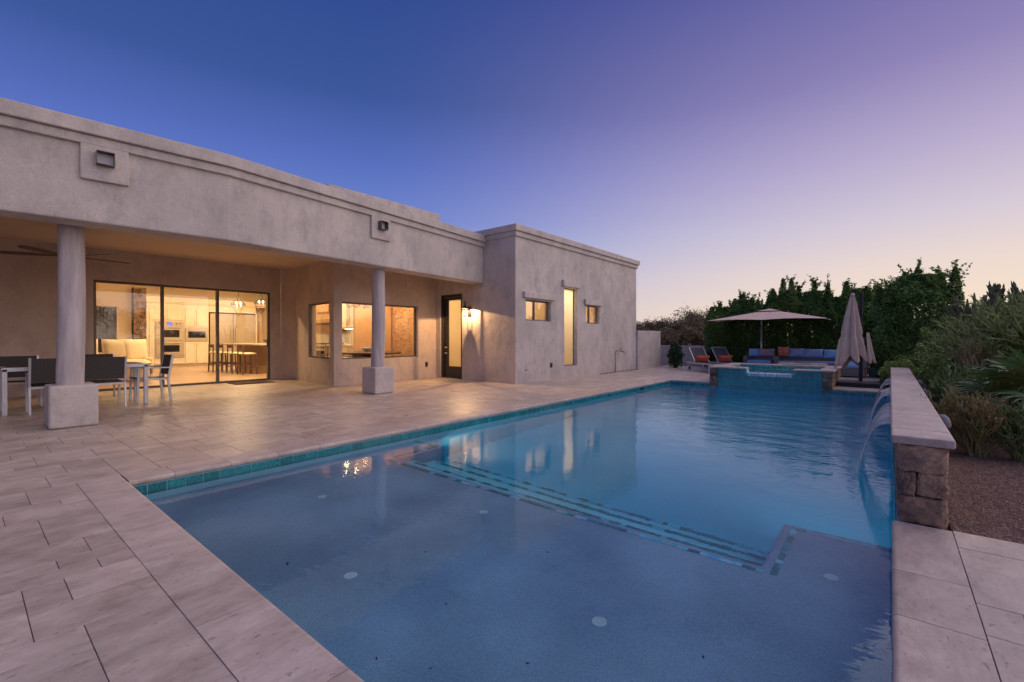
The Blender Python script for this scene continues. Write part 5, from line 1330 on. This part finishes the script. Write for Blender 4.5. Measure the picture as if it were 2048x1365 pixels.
hl = ['leftmost tall clipped hedge shrub, standing behind the loungers','second tall hedge shrub from the left, behind the loveseat','hedge shrub rising behind the left end of the open umbrella','hedge shrub directly behind the peak of the open umbrella','hedge shrub behind the right end of the open umbrella','hedge shrub behind the sectional left of the closed umbrella','hedge shrub straight behind the closed umbrella','rightmost shrub of the hedge row, right of the closed umbrella']
hx = [-5.15,-4.45,-3.65,-2.9,-2.15,-1.45,-.78,-.12]; hh = [2.80,2.95,3.02,3.30,3.28,3.22,3.12,3.05]
for i, (x, h_, lb) in enumerate(zip(hx, hh, hl)):
    shrub('hedge_shrub', lb, 'shrub', (x, 19.45+.12*math.sin(i*2.1), 0), 1.22, 1.15, h_*(1.0+.07*math.sin(i*2.3)), 27000, .09, M_ficus if i % 3 else M_ficus2, 4, 'tall ficus shrubs of the hedge', i)
shrub('ficus_shrub', 'broad tall ficus standing alone right of the hedge, higher than the rest', 'shrub', (.55,17.0,0), 1.75, 1.5, 3.42, 32000, .095, M_ficus2, 7, None, 31)
shrub('citrus_shrub', 'dark broad leaved shrub beside the end of the tall garden wall', 'shrub', (-6.35,17.5,0), .55, .6, .95, 1400, .12, M_citrus, 0, None, 41, round_=True)
shrub('citrus_shrub', 'small dark bush behind the left sun lounger', 'shrub', (-5.2,18.6,0), .8, .6, .75, 1800, .11, M_citrus, 0, None, 42, round_=True)
shrub('feathery_shrub', 'light green feathery shrub at the far end of the fountain wall', 'shrub', (.95,12.2,0), 1.15, 1.2, 1.42, 16000, .065, M_feather, 5, None, 43, round_=True)
shrub('low_shrub', 'low dusty green shrub between the deck and the fountain wall end', 'shrub', (.18,13.6,0), .75, .8, .62, 5000, .075, M_feather, 0, None, 44, round_=True)
shrub('low_shrub', 'grey green bush in shadow under the tall ficus', 'shrub', (.5,15.4,0), .9, .9, .8, 5000, .075, M_ficus2, 0, None, 45, round_=True)

def sticks(rn, root, depth, length, rad, spread, upb, mb, nfork=(2,3), shrink=.82, n=5, tip=.75):
    stack = [(Vector(root[0]), Vector(root[1]).normalized(), length, rad, depth)]
    while stack:
        p, d, L, r_, k = stack.pop()
        d2 = (d+Vector((rn.uniform(-1,1),rn.uniform(-1,1),rn.uniform(-1,1)))*.14+Vector((0,0,upb*.3))).normalized()
        mid = p+d*L*.5; q = mid+d2*L*.5
        mb.tube([p, mid, q], [r_, r_*.92, r_*(tip if k else .35)], n, caps=False)
        if k <= 0: continue
        for _ in range(rn.randint(*nfork)):
            v = Vector((rn.uniform(-1,1),rn.uniform(-1,1),rn.uniform(-.6,1)))
            nd = (d2+v*spread+Vector((0,0,upb))).normalized(); stack.append((q, nd, L*shrink*rn.uniform(.6,1.15), r_*.88, k-1))
def pencil(name, label, loc, h, nroot, depth, rad, mat, spread=.75, upb=.25, seed=0, lean=.9, parts=None, cat='shrub', nfork=(2,3), group=None):
    rn = random.Random(seed); t = thing(name, label, cat, loc, 0, group); mb = MB()
    for i in range(nroot):
        a = rn.uniform(0,6.28); e = rn.uniform(.0,lean)
        d = (math.cos(a)*e, math.sin(a)*e, 1); sticks(rn, ((rn.uniform(-.06,.06),rn.uniform(-.06,.06),0), d), depth, h*.27, rad, spread, upb, mb, nfork)
    me_ = mb.build('stems', mat, t); return t
pencil('pencil_shrub', 'coral tipped pencil shrub nearest the front end of the fountain wall', (.66,6.3,-.02), .64, 26, 5, .011, M_pencilr, .75, .20, 1, 1.3)
pencil('pencil_shrub', 'dark green pencil shrub crowded against the fountain wall behind the coral tipped one', (.80,7.7,-.02), .80, 24, 5, .011, M_pencil, .75, .2, 2, 1.2)
pencil('pencil_shrub', 'low green pencil shrub at the gravel edge under the palm fronds', (.95,6.3,-.02), .55, 20, 5, .010, M_pencil, .8, .1, 3, 1.5)
pencil('pencil_shrub', 'reddish pencil shrub between the feathery shrub and the fan palm', (1.02,9.2,-.02), 1.05, 20, 5, .012, M_pencilr, .65, .3, 4, .9)
pencil('pencil_tree', 'big golden green pencil tree filling the right edge of the picture', (1.50,9.9,-.02), 1.75, 24, 6, .019, M_pencil2, 1.0, .05, 5, 1.3, cat='tree')
pencil('pencil_tree', 'second golden pencil tree behind, its twigs arching left', (1.85,12.2,-.02), 2.0, 20, 6, .021, M_pencil2, 1.0, .05, 6, 1.3, cat='tree')
shrub('feathery_shrub', 'smaller lime green feathery shrub behind the middle of the fountain wall', 'shrub', (.82,9.6,-.02), .75, .8, 1.0, 11000, .05, M_feather, 4, None, 46, round_=True)
shrub('leafy_ground_shrub', 'dense dark green leafy shrub filling the bed behind the nearest domed light', 'shrub', (.98,8.3,-.02), .8, 1.0, .62, 9000, .05, M_ficus2, 0, None, 47, round_=True)
# candelabra euphorbias
def candelabra(label, loc, h, seed, n=9):
    rn = random.Random(seed); t = thing('candelabra_cactus', label, 'cactus', loc, 0, 'candelabra cacti against the sky'); mb = MB()
    mb.tube([(0,0,0),(0,0,h*.55)], [.09,.06], 7)
    for i in range(n):
        a = 6.28*i/n+rn.uniform(-.2,.2); z0 = h*rn.uniform(.35,.6)
        sticks(rn, ((0,0,z0),(math.cos(a)*.75,math.sin(a)*.75,.9)), 4, h*.14, .026, .42, .38, mb, (2,3), .78, 6, .86)
    mb.build('arms', M_cand, t); return t
candelabra('left candelabra cactus standing clear against the sky', (1.45,14.0,0), 2.15, 3)
candelabra('right candelabra cactus at the picture edge, taller than its neighbour', (1.85,12.9,0), 2.35, 5, 12)
# fan palm
pm = thing('fan_palm', 'fan palm whose fronds reach in from the right edge over the gravel', 'palm', (1.26,7.0,-.02))
MB().tube([(0,0,0),(0,0,.35),(0,.02,.55)], [.13,.11,.08], 10).build('trunk', M_bark, pm)
def frond(az, el, L, blade, mat, seed, roll=0):
    rn = random.Random(seed); base = Vector((0,0,.5)); d = Vector((math.cos(az)*math.cos(el), math.sin(az)*math.cos(el), math.sin(el)))
    tip = base+d*L-Vector((0,0,.10*L)); mb = MB(); mb.tube([base, base+d*L*.6, tip], [.012,.008,.006], 5)
    fwd = (tip-(base+d*L*.6)).normalized(); side = fwd.cross(Vector((0,0,1))).normalized(); side = (Matrix.Rotation(roll,3,fwd) @ side); nrm = side.cross(fwd)
    n_ = 26
    for i in range(n_):
        a = (i/(n_-1)-.5)*R_(215); ld = (fwd*math.cos(a)+side*math.sin(a)).normalized(); l = blade*(1-.28*abs(a)/2)*rn.uniform(.9,1.05)
        w = Vector(ld.cross(nrm)).normalized()*.014; droop = Vector((0,0,-1))*l*rn.uniform(.10,.30)
        p0 = tip; p1 = tip+ld*l*.45; p2 = tip+ld*l*.8+droop*.4; p3 = tip+ld*l+droop
        k = len(mb.v); mb.v += [tuple(x) for x in (p0-w*.25, p0+w*.25, p1+w, p1-w, p1+nrm*.006, p2+w*.7, p2-w*.7, p3)]
        mb.f += [(k,k+1,k+2,k+4),(k,k+4,k+3,k),(k+4,k+2,k+5,k+6),(k+3,k+4,k+6,k+3),(k+6,k+5,k+7)]
        mb.f = [tuple(dict.fromkeys(f)) for f in mb.f]
    mb.build('frond', mat, pm)
for i, (az, el, L, bl, mt, ro) in enumerate([(190,38,.42,.48,M_palm,.3),(205,12,.45,.50,M_palmy,.7),(165,20,.40,.45,M_palm,-.4),(225,-2,.45,.46,M_palm,.4),(250,15,.42,.50,M_palm,-.3),(235,45,.38,.46,M_palmy,.5),(150,50,.35,.42,M_palm,.2),
        (268,-8,.42,.48,M_palm,.2),(120,30,.4,.45,M_palm,.0),(60,35,.4,.45,M_palm,.4),(0,30,.4,.45,M_palm,-.4),(300,25,.4,.45,M_palmy,.3),(210,65,.35,.45,M_palm,.6)]):
    frond(R_(az), R_(el), L, bl, mt, i, ro)
# desert trees beyond the walls
def desert_tree(label, loc, h, spread, seed, nleaf=7000, dens=.5):
    rn = random.Random(seed); nr = np.random.default_rng(seed); t = thing('desert_tree', label, 'tree', loc, 0, 'desert trees beyond the low walls'); mb = MB(); tips = []
    stack = []
    for i in range(5):
        a = 6.28*i/5+rn.uniform(-.4,.4); stack.append((Vector((0,0,.1)), Vector((math.cos(a)*.6,math.sin(a)*.6,1)).normalized(), h*.27, .07, 6))
    while stack:
        p, d, L, r_, k = stack.pop(); q = p+d*L; mid = p.lerp(q,.5)+Vector((rn.uniform(-1,1),rn.uniform(-1,1),rn.uniform(-1,1)))*L*.08
        mb.tube([p,mid,q], [r_,r_*.85,r_*.65], 4 if k < 3 else 6, caps=False)
        if k <= 3: tips.append((q,L)); tips.append((mid,L))
        if k == 0: continue
        for _ in range(3 if k in (6,5,3) else 2):
            v = Vector((rn.uniform(-1,1)*spread,rn.uniform(-1,1)*spread,rn.uniform(-.35,.7))); nd = (d*.75+v*.75).normalized(); stack.append((q, nd, L*.76*rn.uniform(.8,1.15), max(.005, r_*.62), k-1))
    mb.build('branches', M_bark, t)
    T = np.array([tuple(q) for q,_ in tips]); idx = nr.integers(0, len(T), nleaf); P = T[idx]+nr.normal(size=(nleaf,3))*h*.035; P[:,2] = np.maximum(P[:,2], .1)
    V, F = leafcloud(P, .10, nr); fastmesh('foliage', V, F, M_mesq, t, world=False); return t
dt = [(-9.6,24.5,2.3,'low desert tree right above the tall garden wall beside the house'),(-8.2,25.5,2.9,'fuller desert tree in the middle of the gap behind the garden wall'),(-7.0,24.2,2.7,'desert tree touching the left end of the hedge'),(-8.9,22.4,1.6,'low brushy tree close behind the low wall'),(-7.3,22.2,1.7,'brushy thicket tree close behind the low wall near the hedge'),(-12.0,27,2.4,'desert tree mostly hidden by the house corner')]
for i, (x,y,h_,lb) in enumerate(dt): desert_tree(lb, (x,y,-.05), h_, .95, 50+i, 9000)
desert_tree('thin wispy desert tree seen between the tall ficus and the cacti', (2.1,21.5,-.05), 2.5, .9, 71, 2500)
desert_tree('desert tree beyond the wall far right, behind the cacti', (4.2,24,-.05), 2.6, .95, 72, 7000)
# trees on the right, outside the frame, that the sliding door mirrors
for i, (x,y,h_) in enumerate([(9,-2,3.8),(11,3.5,4.2),(10,8,3.6)]): desert_tree(['tall desert tree right of the garden, mirrored in the sliding door','leafy desert tree right of the gravel bed','desert tree beyond the pencil trees on the right'][i], (x,y,-.05), h_, .9, 80+i, 9000)
# more desert planting to the right of the garden, where the place goes on
_dts = [o for o in bpy.data.objects if o.name.startswith('desert_tree') and o.parent is None]
for src, (x, y, rz), lb in zip(_dts[:5], [(5.4,13.5,1.0),(7.6,18.2,2.2),(4.0,16.8,.4),(9.5,23.5,3.0),(6.4,8.6,4.1)],
        ['desert tree on the open ground right of the cacti','desert tree farther out on the right, beyond the gravel','small desert tree behind the golden pencil trees','distant desert tree at the far right of the plot','desert tree on the gravel right of the fan palm']):
    copy_tree(src, lb, (x, y, -.05), rz)
_sh = [o for o in bpy.data.objects if o.name.startswith('feathery_shrub') and o.parent is None][0]
copy_tree(_sh, 'feathery shrub on the gravel behind the fan palm', (2.6,9.0,-.02), 1.3)
copy_tree(_sh, 'feathery shrub out on the right behind the cacti', (3.3,12.5,-.02), 2.4)
